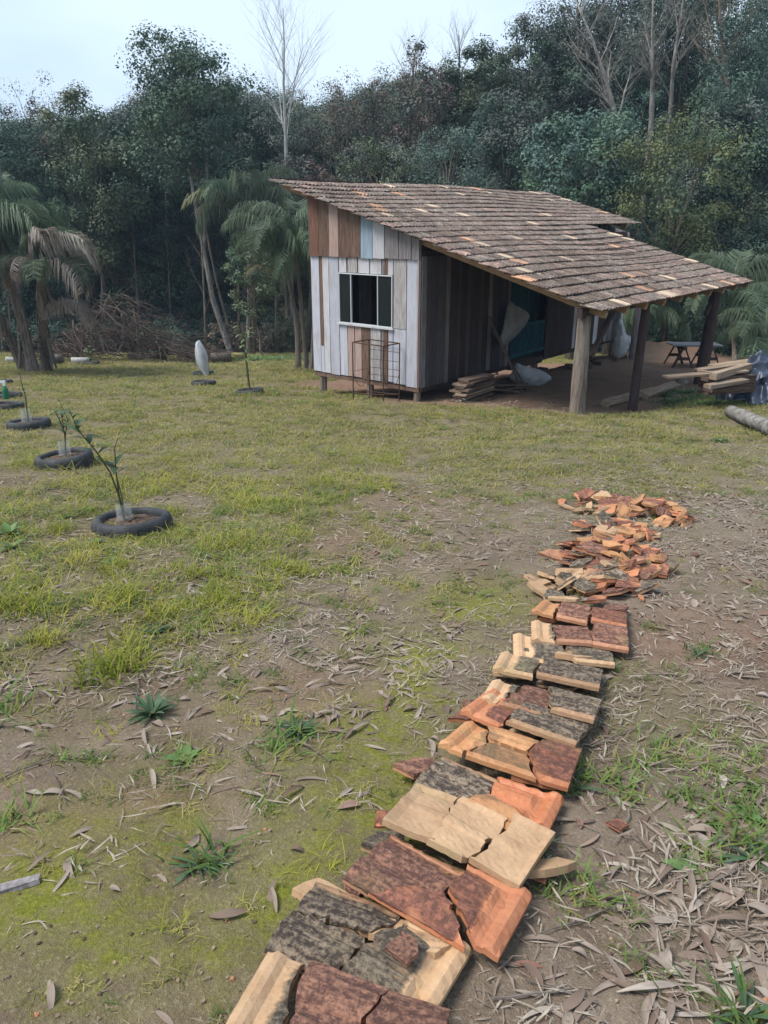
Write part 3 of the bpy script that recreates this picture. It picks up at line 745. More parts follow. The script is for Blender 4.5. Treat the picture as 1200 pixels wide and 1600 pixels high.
# bare trees
def branchy(mb, p, d, L, r, lev, rg, spread=.5, upw=.25):
    n = 4; P = [p]; q = p; dd = d.normalized()
    for i in range(n):
        dd = (dd+Vector((rg.uniform(-.12,.12),rg.uniform(-.12,.12),rg.uniform(-.05,.1)))).normalized(); q = q+dd*L/n; P.append(q)
    mb.tube(P, [r*(1-.55*i/n) if lev else r*(1-.75*i/n) for i in range(n+1)], 6 if lev > 1 else 4, cap=False)
    if lev == 0: return
    for i in range(1, n+1):
        for _ in range(2 if lev > 1 else 2):
            a = rg.uniform(0, 2*math.pi); s = Vector((math.cos(a), math.sin(a), 0))
            nd = (dd*(1-spread*.4)+s*spread+Vector((0,0,upw))).normalized()
            branchy(mb, P[i], nd, L*rg.uniform(.4,.65), r*(1-.55*i/n)*.5, lev-1, rg, spread, upw)
def bare(pts, r, label, seed, bark, Y, levels=2, spread=.55, L=2.2, subs=9, name='bare_tree', upw=.4):
    rg = random.Random(seed); P = [up(px,py,Y) for px,py in pts]
    b0 = P[0].copy(); gb = g1(b0.x, Y); 
    root = thing(name, label, 'tree', (b0.x, Y, gb-.1), 0, 'trees along the forest edge')
    if b0.z > gb: P = [Vector((b0.x, Y, gb-.1))]+P
    P = [p-root.location for p in P]
    mb = MB(); n = len(P); mb.tube(P, [r*(1-.85*i/(n-1)) for i in range(n)], 8)
    br = MB()
    for k in range(subs):
        t = .3+.68*k/subs; i = min(int(t*(n-1)), n-2); p = P[i].lerp(P[i+1], t*(n-1)-i)
        a = rg.uniform(0, 2*math.pi); d = (P[i+1]-P[i]).normalized()*.7+Vector((math.cos(a)*spread, math.sin(a)*spread, upw))
        branchy(br, p, d, L*(1.25-t*.8), r*(1-.8*t)*.38, levels, rg, spread)
    mb.build('trunk', bark, root, smooth=True); br.build('branches', bark, root)
bare([(448,270),(446,200),(443,130),(444,70),(442,12)], .11, 'bare leafless pale tree standing tall behind the high roof corner', 3, M_BARKP, 40, 2, .7, 3.5, 12, upw=.5)
bare([(976,240),(962,180),(945,120),(925,60),(895,-10)], .17, 'leaning bare tree with a pale bent trunk above the roof end', 5, M_BARKW, 36, 2, .8, 2.6, 9)
bare([(1018,190),(1020,110),(1019,50),(1022,-40)], .15, 'upright bare tree with a blotched pale trunk on the hillside', 8, M_BARKW, 38, 2, .7, 2.4, 8)
bare([(1048,170),(1052,100),(1065,20),(1075,-60)], .13, 'thin bare tree right of the upright pale trunk', 9, M_BARKW, 39, 2, .7, 2.2, 8)
bare([(1140,150),(1130,90),(1125,20),(1118,-60)], .16, 'brown bare tree near the top right corner', 12, M_BARKT, 37, 2, .7, 2.6, 9)
bare([(905,60),(903,20),(900,-30)], .12, 'twiggy leafless tree crown at the top right skyline', 13, M_BARK, 42, 2, .9, 3.2, 10)
bare([(640,180),(645,120),(650,70)], .1, 'thin leafless tree on the skyline above the roof', 15, M_BARKT, 44, 2, .6, 2.2, 9)
bare([(715,150),(718,90),(716,55)], .1, 'leafless twigs beside the rounded green tree top', 16, M_BARKT, 45, 2, .6, 2.0, 8)
for px, p2, Yq, lab in [(322,316,37,'thin dark trunk left of the two pale stems'),(375,372,39,'thin bare trunk left of the small olive tree'),(397,388,36,'slim grey trunk beside the small olive tree'),(433,430,38,'thin trunk between the small olive tree and the palm clump'),(268,262,43,'slender trunk in the dark of the wood'),(218,210,42,'ivy-clad trunk above the brush pile')]:
    bare([(px,560),(px-2,480),(p2,400),(p2-4,300)], .075, lab, px, M_BARKT, Yq, 1, .6, 1.6, 6, 'slim_tree')

# wood behind: one mass
fvar = []
for k, (m1, m2) in enumerate([('dark','green'),('green','olive'),('dark','grey'),('olive','brown'),('dark','blue')]):
    cm, _ = crown_mesh('far_crown', [LEAFM[m1], LEAFM[m2]], (2.6,2.6,3.6), 80, 14000, .16, 900+k, .34, .45)
    fvar.append(cm)
pts, rots, scs, ids = [], [], [], []
for Yq in np.arange(46, 78, 3.6):
    for xq in np.arange(-.62*Yq-4, .62*Yq+8, 3.3):
        x_ = xq+rng.uniform(-1.2,1.2); y_ = Yq+rng.uniform(-1.5,1.5)
        for lev in (1.4, 5.2):
            s_ = rng.uniform(.8,1.15)
            cap_ = up(600+F*x_/(y_*CP), np.interp(600+F*x_/(y_*CP), [0,200,300,420,520,700,850,1200], [200,190,130,160,165,110,60,-40]), y_).z
            z_ = g1(x_,y_)+lev+rng.uniform(-.4,.6)
            if lev > 3: z_ = min(max(cap_-3.0, z_), z_+3.2)
            if z_+3.2*s_ > cap_: z_ = cap_-3.2*s_
            pts.append((x_,y_,z_)); rots.append((0,0,rng.uniform(0,6.28))); scs.append(s_); ids.append(int(rng.integers(5)))
scatter('far_woodland', pts, rots, scs, fvar, ids, 'dense dark wood filling the slope behind the front trees')
# undergrowth at the foot of the wood
uv = []
for k, m in enumerate(['dark','green','olive','brown']):
    cm, _ = crown_mesh('shrub', [LEAFM[m]], (.9,.9,.7), 26, 1500, .11, 950+k, .36, .3); uv.append(cm)
pts, rots, scs, ids = [], [], [], []
for _ in range(420):
    y_ = rng.uniform(38.5, 46); x_ = rng.uniform(-.58*y_, .56*y_)
    pts.append((x_,y_,g1(x_,y_)+.35+rng.uniform(0,.5))); rots.append((0,0,rng.uniform(0,6.28))); scs.append(rng.uniform(.5,1.5)); ids.append(int(rng.choice(4,p=[.5,.2,.15,.15])))
for _ in range(150):
    y_ = rng.uniform(28.5, 38); x_ = rng.uniform(13.5, .62*y_+2)
    pts.append((x_,y_,g1(x_,y_)+.3)); rots.append((0,0,rng.uniform(0,6.28))); scs.append(rng.uniform(.6,1.5)); ids.append(int(rng.choice(4,p=[.5,.3,.15,.05])))
scatter('undergrowth', pts, rots, scs, uv, ids, 'tangled shrubs and ferns at the foot of the forest')

# ------------------------------------------------------------------ palms
def frond_mesh(L, arch, drop, seed, mat, nl=80, ll=.62, hang=.8, lw=.012):
    rg = np.random.default_rng(seed); mb = MB(); n = 12
    P = []; ang = arch; p = Vector((0,0,0))
    for i in range(n+1):
        P.append(p.copy()); p = p+Vector((math.cos(ang),0,math.sin(ang)))*(L/n); ang -= drop/n*(.4+1.3*i/n)
    mb.tube(P, [.022*(1-.9*i/n)+.003 for i in range(n+1)], 4, cap=False)
    for k in range(nl):
        t = .12+.88*k/nl; i = min(int(t*n), n-1); q = P[i].lerp(P[i+1], t*n-i); d = (P[i+1]-P[i]).normalized()
        l_ = ll*(.55+1.1*math.sin(math.pi*min(1,t*.85+.12)))*rg.uniform(.8,1.15)
        for sgn in (-1,1):
            s = Vector((0,sgn,0)); dir1 = (d*.55+s*.75+Vector((0,0,rg.uniform(-.25,.25)))).normalized()
            dir2 = (dir1*(1-hang)+Vector((0,0,-1))*hang+Vector((rg.uniform(-.15,.15),rg.uniform(-.15,.15),0))).normalized()
            m_ = q+dir1*l_*.45; e = m_+dir2*l_*.6
            u = dir1.cross(Vector((0,0,1))).normalized()*lw
            mb.add([q+u*.5,q-u*.5,m_-u,m_+u,e], [(0,1,2,3),(3,2,4)])
    return mesh('frond', mb.V, mb.F, [mat])
FRG = [frond_mesh(2.3,1.15,2.2,k,M_FROND) for k in range(4)]+[frond_mesh(2.1,.6,2.0,9+k,M_FROND) for k in range(2)]
FRD = [frond_mesh(1.9,.9,3.0,20+k,M_FRONDD,70,.45,.85) for k in range(3)]
FRO = [frond_mesh(2.2,.7,2.2,30+k,M_FRONDO,64,.42,.7) for k in range(2)]
def palm(base, top, r, label, seed, nf=20, size=1.0, dead=(), lean_mid=None, extra=(), name='palm_tree', ragged=True):
    rg = random.Random(seed); base = Vector(base); top = Vector(top)
    root = thing(name, label, 'palm', base, 0, 'palms at the edge of the lawn')
    h = top-base; mb = MB(); n = 9
    P = [h*t + (Vector(lean_mid)*math.sin(math.pi*t) if lean_mid else Vector((0,0,0))) for t in np.linspace(0,1,n)]
    mb.tube(P, [r*(1.35-.5*min(1,t*5)+.25*math.sin(t*9+seed)*.3) for t in np.linspace(0,1,n)], 10, rough=.10)
    if ragged:
        for _ in range(26):
            t = rg.uniform(.05,.95); a = rg.uniform(0,6.28); p = h*t+Vector((math.cos(a),math.sin(a),0))*r*.95
            mb.beam(p, p+Vector((math.cos(a)*.12,math.sin(a)*.12,-rg.uniform(.5,1.1)*min(1,size))), .05, .015, (math.cos(a),math.sin(a),.01))
    mb.build('trunk', M_PALMT, root)
    for k in range(nf):
        a = k*2.39996+rg.uniform(-.2,.2); el = rg.uniform(-.5,.45)
        M_ = Matrix.Translation(h) @ Matrix.Rotation(a,4,'Z') @ Matrix.Rotation(-el,4,'Y') @ Matrix.Scale(size*rg.uniform(.8,1.1),4)
        obj('frond', FRG[rg.randrange(len(FRG))], root, mat=M_)
    for (t, a, el, s, lib) in dead:
        M_ = Matrix.Translation(h*t) @ Matrix.Rotation(a,4,'Z') @ Matrix.Rotation(-el,4,'Y') @ Matrix.Scale(s,4)
        obj('dead_frond', rg.choice(lib), root, mat=M_)
    return root
pb = at(58,584); pY = pb.y
palm(at(72,580), up(64,430,pY), .15, 'second palm from the left with bleached drooping dead fronds', 2, 11, .85,
     [(1.0,.1,.25,1.15,FRD),(.97,-.55,-.1,1.3,FRD),(1.05,-.2,.35,1.25,FRD),(.55,-.25,.1,1.15,FRD),(1.1,-.9,.45,1.1,FRD),(1.0,-1.7,.0,1.1,FRD),(.6,.3,-.1,1.0,FRD)])
palm(at(52,583), up(-8,370,pY+.8), .17, 'leftmost leaning palm with thick green crown cut by the picture edge', 4, 15, 1.2, [], (.1,0,0))
palm(at(28,580)+Vector((0,.5,0)), up(-40,420,pY+1), .16, 'leaning palm stem at the very left edge', 6, 12, 1.0)
pc = at(466,578); cy = pc.y
palm(pc, up(440,395,cy), .085, 'left stem of the palm clump beside the hut', 11, 10, 1.05, [(.75,3.6,.3,.7,FRO)], (.15,0,0), ragged=False)
palm(pc+Vector((.25,.3,0)), up(462,385,cy+.3), .075, 'middle stem of the palm clump beside the hut', 12, 10, 1.05, [], None, ragged=False)
palm(pc+Vector((.45,-.1,0)), up(483,390,cy), .09, 'right stem of the palm clump touching the hut corner', 13, 9, 1.0, [], (.1,0,0), ragged=False)
p_ = up(388,560,37); p_.z = g1(p_.x,37)
palm(p_, up(392,325,37), .12, 'taller palm behind the small olive tree', 14, 10, 1.35, [(.93,3.3,.25,1.6,FRO),(.85,2.9,.35,1.4,FRO)], None, ragged=False)
p_ = up(1012,560,30); p_.z = g1(p_.x,30)
palm(p_, up(1008,495,30), .10, 'young palm seen through the porch behind the middle post', 15, 16, .95, ragged=False)
p_ = up(1150,560,22); p_.z = g1(p_.x,22)
palm(p_, up(1140,470,24), .07, 'thin palm behind the wood pile at right', 16, 14, .95, ragged=False)
p_ = at(1195,560); 
palm(at(1185,566), up(1192,540,at(1185,566).y), .08, 'low palm sprouting over the tarpaulin at the right edge', 17, 14, .8, ragged=False)

# ------------------------------------------------------------------ broken roof tiles laid in a row
LT, WT = .43, .258
def tile_h(u, v):
    """relief of a pressed clay tile: two ribs, a side rim, an end lip"""
    rib = np.abs(np.sin(np.pi*np.clip((v-.14)/.80, 0, 1)*2))**.8
    inside = ss(.14,.22,u)*ss(.10,.16,v)
    h = (.020*rib+.0018*np.sin(v*75)*ss(.14,.2,v))*inside
    h = h + .010*ss(.015,.03,v)*(1-ss(.07,.09,v))
    h = h + .013*ss(.03,.045,u)*(1-ss(.085,.10,u)) + .007*ss(.0,.008,u)*(1-ss(.012,.022,u))
    return h
def clip(poly, p, n):
    out = []
    for i in range(len(poly)):
        a, b = poly[i], poly[(i+1) % len(poly)]; da = (a-p).dot(n); db = (b-p).dot(n)
        if da <= 0: out.append(a)
        if da*db < 0: out.append(a+(b-a)*(da/(da-db)))
    return out
def cells(seeds, rect):
    res = []
    for i, s in enumerate(seeds):
        poly = [Vector(q) for q in rect]
        for j, t in enumerate(seeds):
            if j != i and len(poly) > 2: poly = clip(poly, (s+t)/2, (t-s))
        res.append(poly)
    return res
def frag_mesh(poly, key, mat, step=.016, flip=False, thick=.0155, jag=.011, flat=1.0):
    """one shard: jagged outline filled with the tile's relief, with thickness"""
    eps = 1e-4; out = []
    for i in range(len(poly)):
        a, b = poly[i], poly[(i+1) % len(poly)]; n = max(1, int((b-a).length/step))
        for k in range(n):
            p = a+(b-a)*(k/n); x, y = p
            edge = min(x, LT-x) < eps, min(y, WT-y) < eps
            dx = (float(vn(x*55+key*3.1, y*55, 41))-.5)*2*jag+(float(vn(x*160, y*160+key, 47))-.5)*jag*.6; dy = (float(vn(x*55+9, y*55+key*2.7, 43))-.5)*2*jag
            if edge[0]: dx = 0
            if edge[1]: dy = 0
            out.append(Vector((min(max(x+dx,0),LT), min(max(y+dy,0),WT))))
    c = sum(out, Vector((0,0)))/len(out)
    pts = list(out); n0 = len(out)
    xs = [p.x for p in out]; ys = [p.y for p in out]
    def inside(q):
        r = False
        for i in range(n0):
            a, b = out[i], out[(i+1) % n0]
            if (a.y > q.y) != (b.y > q.y) and q.x < (b.x-a.x)*(q.y-a.y)/(b.y-a.y)+a.x: r = not r
        return r
    gxs = np.arange(min(xs)+step*.4, max(xs), step); gys = np.arange(min(ys)+step*.4, max(ys), step*.8)
    for x in gxs:
        for y in gys:
            q = Vector((x, y))
            if inside(q) and min((q-o).length for o in out) > step*.45: pts.append(q)
    V2, _, F2, *_ = delaunay_2d_cdt(pts, [(i, (i+1) % n0) for i in range(n0)], [], 1, 1e-6)
    xy = np.array([(v.x, v.y) for v in V2]); u = xy[:,0]/LT; v = xy[:,1]/WT
    h = tile_h(u, v); wear = ss(.16,.24,u)*ss(.09,.13,v)*(.55+.6*fbm(xy[:,0]*14+key, xy[:,1]*14, 51, 3))
    if flip:
        rim = np.minimum(np.minimum(u,1-u)*LT, np.minimum(v,1-v)*WT); h = .012*(1-ss(.010,.020,rim))+.007*ss(.40,.43,v)*(1-ss(.55,.58,v))*ss(.1,.2,u)+.004*np.sin(u*9+1)*np.sin(v*5); wear = wear*.35
    h = h*flat
    top = np.column_stack([xy-np.array(c), h+thick]); botm = np.column_stack([xy-np.array(c), h*.55])
    n = len(xy); Fc = [tuple(f) for f in F2]; Fc2 = [tuple(i+n for i in f[::-1]) for f in F2]
    cnt = {}
    for f in Fc:
        for i in range(len(f)): cnt[(f[i], f[(i+1) % len(f)])] = 1
    side = [(b_, a_, a_+n, b_+n) for (a_, b_) in cnt if (b_, a_) not in cnt]
    V = np.concatenate([top, botm]); V[:,2] += (vn(V[:,0]*90+key, V[:,1]*90, 5)-.5)*.003
    wr = np.concatenate([wear, np.zeros(n)-.2])
    return mesh('tile_fragment', V, Fc+Fc2+side, [mat], attrs={'wear': wr}), c
RECT = [(0,0),(LT,0),(LT,WT),(0,WT)]
frag_g = 'broken roof tiles laid in a row'
def lay_tile(pl, pr, mats, seeds, flip, rev, descs, key, lift=.0, tilt=7, spread=.009, scale=1.0):
    """a tile from its left end to its right end as seen in the photograph; rev turns the lip to the right"""
    kr = random.Random(key*7); pl = (pl[0], pl[1]+kr.uniform(-9,9)); pr = (pr[0], pr[1]+kr.uniform(-7,7))
    A_ = at(*pl, lift+.03); B_ = at(*pr, lift+.03)
    ux = Vector((B_.x-A_.x, B_.y-A_.y, 0)); mid = (A_+B_)/2; ang = math.atan2(ux.y, ux.x)
    s = scale
    if rev: ang += math.pi
    rg = random.Random(key)
    polys = cells([Vector((a*LT, b*WT)) for a, b in seeds], RECT)
    for i, poly in enumerate(polys):
        me, c = frag_mesh(poly, key, TILE[mats[i % len(mats)]], flip=flip)
        cc = c-Vector((LT/2, WT/2)); out = cc*(spread*9)+Vector((rg.uniform(-.006,.006), rg.uniform(-.006,.006)))
        q = Matrix.Rotation(ang,4,'Z') @ Vector(((cc.x+out.x)*s, (cc.y+out.y)*s, 0))
        x_, y_ = mid.x+q.x, mid.y+q.y
        yl = (Matrix.Rotation(-ang,4,'Z') @ Vector((0,-1,0)))
        zz = g1(mid.x, mid.y)*.5+g1(x_,y_)*.5+lift+.012+rg.uniform(0,.006)
        # nearer long side rests on the tile before it, so it sits higher
        sgn = 1 if not rev else -1
        zz += -(cc.y*sgn)*math.tan(R(tilt))
        M_ = Matrix.Translation((x_,y_,zz)) @ Matrix.Rotation(ang+rg.uniform(-.085,.085),4,'Z') @ Matrix.Rotation(-sgn*R(tilt)+rg.uniform(-.09,.09),4,'X') @ Matrix.Rotation(rg.uniform(-.04,.04)-sgn*math.atan(.12*ux.normalized().y),4,'Y') @ Matrix.Scale(s,4)
        o = obj('tile_fragment', me); o.matrix_world = M_
        tag(o, descs[i], 'roof tile', frag_g)
lay_tile((375,1565),(690,1660),['cream','maroon','maroon'],[(.1,.5),(.42,.6),(.8,.5)],False,False,
 ['cream rimmed end piece of the nearest tile at the bottom edge','dark maroon middle piece of the nearest tile at the bottom edge','maroon right piece of the nearest tile at the bottom edge'],1,.05,4)
lay_tile((455,1445),(712,1535),['cream','dark','dark','cream'],[(.12,.35),(.72,.72),(.75,.2),(.36,.75)],False,True,
 ['cream rimmed right end of the second nearest tile','black lichened far left piece of the second nearest tile','dark lichened left piece of the second nearest tile','cream and grey middle piece of the second nearest tile'],2,.02,4,.008)
lay_tile((575,1350),(800,1432),['orange','maroon','orange'],[(.16,.5),(.72,.42),(.45,.95)],False,True,
 ['clean orange lipped right piece of the third nearest tile','maroon streaked left piece of the third nearest tile','small orange chip behind the third nearest tile'],3,.045,8,.008)
lay_tile((625,1268),(835,1345),['beige','beige','beige'],[(.14,.5),(.48,.45),(.82,.5)],True,True,
 ['beige right piece of the upturned tile','beige middle piece of the upturned tile between two cracks','beige left piece of the upturned tile'],4,.06,9,.007)
lay_tile((662,1212),(868,1275),['dark','glossy','amber'],[(.2,.5),(.72,.35),(.8,.9)],False,True,
 ['black lichened left piece beside the glossy orange shard','glossy bare orange shard','orange rimmed strip behind the glossy shard'][:3],5,.05,8,.008) if False else \
lay_tile((662,1212),(868,1275),['glossy','dark','amber'],[(.22,.4),(.75,.5),(.3,.95)],False,True,
 ['glossy bare orange shard shining in the row','black lichened piece left of the glossy orange shard','orange rimmed strip behind the glossy shard'],5,.045,8,.008)
lay_tile((712,1152),(888,1200),['amber','amber','amber','orange'],[(.14,.5),(.45,.7),(.5,.2),(.82,.5)],False,False,
 ['amber lipped left end of the cracked tile behind the glossy shard','amber middle rib of the cracked tile behind the glossy shard','amber lower rib of the cracked tile with a fallen leaf on it','grey-stained orange right end of the cracked tile'],6,.05,9,.009)
lay_tile((745,1110),(915,1140),['orange','dark'],[(.15,.5),(.62,.5)],False,False,
 ['orange left end of the seventh tile in the row','dark brown weathered right piece of the seventh tile in the row'],7,.055,10)
lay_tile((775,1078),(922,1098),['cream','maroon','dark'],[(.12,.5),(.36,.4),(.75,.55)],False,False,
 ['cream left rim of the eighth tile in the row','maroon middle piece of the eighth tile in the row','dark right piece of the eighth tile in the row'],8,.06,10)
lay_tile((790,1036),(925,1052),['cream','dark'],[(.16,.5),(.66,.5)],False,False,
 ['cream cracked left end of the ninth tile in the row','grey-black ribbed main piece of the ninth tile in the row'],9,.06,9)
lay_tile((812,1004),(942,1022),['cream','cream'],[(.3,.5),(.8,.6)],False,False,
 ['pale cream left piece of the clean tile halfway along the row','pale cream rimmed right piece of the clean tile halfway along the row'],10,.03,6)
lay_tile((838,982),(975,995),['cream','maroon','maroon'],[(.08,.5),(.4,.5),(.85,.45)],False,False,
 ['cream rim at the left of the maroon tile halfway along the row','maroon ribbed main piece halfway along the row','maroon right end piece halfway along the row'],11,.05,8,.01)
lay_tile((846,948),(972,960),['amber','maroon','orange'],[(.1,.5),(.4,.5),(.82,.5)],False,False,
 ['amber rim left of the last whole tile in the row','maroon middle piece of the last whole tile in the row','orange right piece of the last whole tile in the row'],12,.04,8,.012)
# shards beside and beyond the whole tiles
lib = {}
rs = random.Random(77)
for m in ('cream','orange','amber','maroon','beige','dark'):
    lib[m] = []
    for k in range(4):
        a, b = rs.uniform(.05,.5)*LT, rs.uniform(.02,.4)*WT; ww, hh = rs.uniform(.10,.19), rs.uniform(.06,.12)
        poly = [Vector((min(a+ww*q[0],LT-.002), min(b+hh*q[1],WT-.002))) for q in [(0,rs.uniform(0,.3)),(rs.uniform(.5,.9),0),(1,rs.uniform(.4,.7)),(rs.uniform(.5,.8),1),(rs.uniform(.05,.3),rs.uniform(.7,1))]]
        lib[m].append(frag_mesh(poly, 60+k, TILE[m], step=.026, flip=(k == 3), thick=.016, flat=.22, jag=.007)[0])
def shards(cx, cy, n, rx, ry, hmax, pal, label, group, seed, smin=.7, smax=1.25):
    rg = random.Random(seed); c0 = at(cx, cy); made = []
    for k in range(n):
        r = math.sqrt(rg.random()); a = rg.uniform(0,6.28); dx, dy = r*math.cos(a)*rx, r*math.sin(a)*ry
        x_, y_ = c0.x+dx, c0.y+dy; z_ = g1(x_,y_)+.014+hmax*max(0,1-r)*rg.random()**.6
        m = rg.choice(pal); o = obj('tile_fragment', rg.choice(lib[m]))
        o.matrix_world = Matrix.Translation((x_,y_,z_)) @ Matrix.Rotation(rg.gauss(0,.6)+(3.1 if rg.random()<.5 else 0),4,'Z') @ Matrix.Rotation(rg.gauss(0,.30),4,'X') @ Matrix.Rotation(rg.gauss(0,.22),4,'Y') @ Matrix.Scale(rg.uniform(smin,smax),4)
        tag(o, label, 'roof tile', group); made.append((o, {'cream':'cream','orange':'orange','amber':'amber','maroon':'maroon','beige':'beige','dark':'blackened'}[m]+' '+label))
    count_left(made)
shards(892,922,18,.20,.22,.05,['cream','cream','beige'],'shard in the pale patch before the middle heap','pale shards before the middle heap',1,1.0,1.5)
shards(958,920,14,.16,.2,.05,['dark','maroon','orange'],'shard at the near foot of the middle heap','shards at the near foot of the middle heap',2,1.0,1.5)
shards(955,875,60,.36,.42,.15,['orange','orange','amber','maroon','orange','cream'],'shard in the middle heap of broken tiles','shards in the middle heap',3,.9,1.5)
shards(960,832,26,.30,.24,.08,['cream','amber','orange'],'shard between the middle and far heaps','shards between the two heaps',6,.9,1.5)
shards(1018,806,36,.30,.36,.14,['amber','orange','amber','maroon','orange'],'shard in the far right heap of broken tiles','shards in the far right heap',4,.9,1.5)
shards(940,792,30,.34,.36,.09,['amber','maroon','beige','orange'],'shard at the far left end of the row','shards at the far left end',5,.9,1.4)
# broken rims and slabs wedged between the whole tiles
wedge = []
for px, py, m, rz, tl in [(600,1325,'cream',-.35,.25),(690,1365,'amber',-.35,.2),(770,1400,'orange',-.4,.3),(520,1420,'cream',-.4,.15),(640,1470,'cream',-.35,.2),(700,1250,'amber',-.3,.2),(800,1300,'beige',-.35,.25),(840,1365,'beige',-.2,.3),(650,1205,'maroon',-.3,.2),(760,1180,'amber',-.3,.2),(840,1215,'orange',-.25,.25),(730,1125,'orange',-.2,.2),(820,1150,'cream',-.2,.2),(880,1160,'dark',-.1,.25),(790,1095,'amber',-.2,.15),(860,1115,'maroon',-.15,.2),(800,1055,'cream',-.2,.2),(870,1070,'dark',-.1,.2),(830,1018,'cream',-.1,.15),(900,1030,'beige',-.1,.2),(850,995,'amber',-.1,.15),(920,1002,'maroon',-.05,.2),(860,968,'orange',-.05,.15),(940,975,'amber',0,.2),(880,938,'cream',0,.2),(930,940,'orange',0,.2),(960,955,'maroon',.1,.15)]:
    p = at(px,py,.035); o = obj('tile_fragment', lib[m][rs.randrange(4)])
    o.matrix_world = Matrix.Translation(p) @ Matrix.Rotation(rz+rs.gauss(0,.25),4,'Z') @ Matrix.Rotation(-tl+rs.gauss(0,.08),4,'X') @ Matrix.Scale(rs.uniform(.9,1.35),4)
    tag(o, '', 'roof tile', 'slabs wedged between the whole tiles')
    wedge.append((o, {'cream':'cream','orange':'orange','amber':'amber','maroon':'maroon','beige':'beige','dark':'blackened'}[m]+' broken slab wedged between whole tiles of the row'))
count_left(wedge)
for px, py, m, lab in [(555,1392,'maroon','small maroon shard left of the third nearest tile'),(600,1302,'orange','orange chip under the upturned tile at its left'),(838,1375,'orange','orange shard under the right end of the upturned tile'),(965,1296,'orange','lone orange chip in the litter right of the row'),(1085,870,'maroon','lone brown tile chip right of the middle heap'),(1002,938,'orange','small orange shard right of the dark slab'),(690,1345,'maroon','maroon chip lying between the third tile and the upturned tile'),(735,1108,'maroon','small brown chip left of the seventh tile'),(630,1525,'maroon','flat chip lying on the second nearest tile')]:
    p = at(px, py, .0); o = obj('tile_fragment', lib[m][rs.randrange(4)])
    lift = {630:.085, 690:.08, 600:.05, 838:.03}.get(px, .012)
    o.matrix_world = Matrix.Translation(p+Vector((0,0,lift))) @ Matrix.Rotation(rs.uniform(0,6.28),4,'Z') @ Matrix.Rotation(.12,4,'X') @ Matrix.Scale(.62 if px not in (965,1085,1002) else .5,4)
    tag(o, lab, 'roof tile', 'loose tile chips')

# ------------------------------------------------------------------ tyre planters and saplings
def lathe(profile, n=40, j=None):
    V = []; Fc = []; m = len(profile)
    for k in range(n):
        a = 2*math.pi*k/n
        for i, (r, z) in enumerate(profile):
            rr = r+(j(k,i) if j else 0); V.append((rr*math.cos(a), rr*math.sin(a), z))
    for k in range(n):
        for i in range(m-1): Fc.append((k*m+i, ((k+1)%n)*m+i, ((k+1)%n)*m+i+1, k*m+i+1))
    return V, Fc
tp = [(.235,.02),(.24,-.02),(.27,-.05),(.298,-.03),(.312,.01),(.318,.035),(.312,.042),(.318,.05),(.318,.075),(.312,.082),(.317,.09),(.312,.12),(.298,.148),(.275,.163),(.250,.160),(.236,.148),(.230,.12),(.235,.06)]
V_, F_ = lathe(tp, 72, lambda k,i: (-.006 if (i in (4,5,7,8,10,11) and k % 3 == 0) else 0)+.006*math.sin(k*.26+1)+.003*math.sin(k*.61))
ty_me = mesh('tyre', V_, F_, [M_RUBBER], True)
V_, F_ = lathe([(0.001,.125),(.05,.13),(.10,.122),(.15,.118),(.20,.112),(.245,.105)], 34, lambda k,i: random.uniform(-.006,.006))
V_ = [(x,y,z+random.uniform(-.008,.012)) for x,y,z in V_]
so_me = mesh('soil', V_, F_, [M_SOIL], False)
def tyre(px, py, label, rz=0, dia=.62, tilt=0):
    p = at(px, py)-Vector((0,0,.045)); root = thing('tyre_planter', label, 'tyre', p, rz, 'tyre planters on the lawn')
    root.rotation_euler = (-.12*.8+tilt, tilt, rz); root.scale = (dia/.636,)*3
    obj('tyre', ty_me, root); obj('soil', so_me, root); return p
def leaf_obj(L, Wd, mat, fold=.25, bend=.3, n=4, name='leaf'):
    V = []; Fc = []
    for i in range(n+1):
        t = i/n; w_ = Wd*math.sin(math.pi*min(1,(t*.92+.06)))**.8*.5; x_ = L*t; z_ = -bend*L*t*t
        V += [(x_, -w_, z_+fold*w_), (x_, 0, z_), (x_, w_, z_+fold*w_)]
    for i in range(n):
        a = i*3; Fc += [(a,a+3,a+4,a+1),(a+1,a+4,a+5,a+2)]
    return mesh(name, V, Fc, [mat], True)
LF = {'sap': leaf_obj(.085,.036,LEAFM['sap']), 'pale': leaf_obj(.17,.05,LEAFM['pale'],.2,.5), 'small': leaf_obj(.06,.028,LEAFM['sap'])}
def sapling(base, stems, label, leaf='sap', dens=8, lscale=1.0, r=.007, seed=0, from_t=.35):
    rg = random.Random(seed); root = thing('sapling', label, 'sapling', base, 0, 'saplings planted in tyres')
    mb = MB(); lv = []
    for si, pts in enumerate(stems):
        P = [Vector(q) for q in pts]; mb.tube(P, [r*(1-.7*i/(len(P)-1)) for i in range(len(P))], 6)
        for k in range(dens if si == 0 or leaf != 'sap' else (0 if si == 1 else 4)):
            t = from_t+(1-from_t)*(k+.5)/dens; i = min(int(t*(len(P)-1)), len(P)-2); q = P[i].lerp(P[i+1], t*(len(P)-1)-i)
            a = k*2.4+rg.uniform(-.4,.4)
            lv.append(Matrix.Translation(q) @ Matrix.Rotation(a,4,'Z') @ Matrix.Rotation(-rg.uniform(.1,.8),4,'Y') @ Matrix.Scale(lscale*rg.uniform(.7,1.25),4))
    mb.build('stem', M_STEM, root)
    for M_ in lv: obj('leaf', LF[leaf], root, mat=M_)
    return root
def sleeve_mat():
    t = T('clear_plastic_sleeve'); n_ = t.noise(t.co('Object'), 20, 3)
    return t.out((.6,.6,.56), .3, t.bump(n_, .3, .004), .5, alpha=.25)
M_SLV = sleeve_mat()
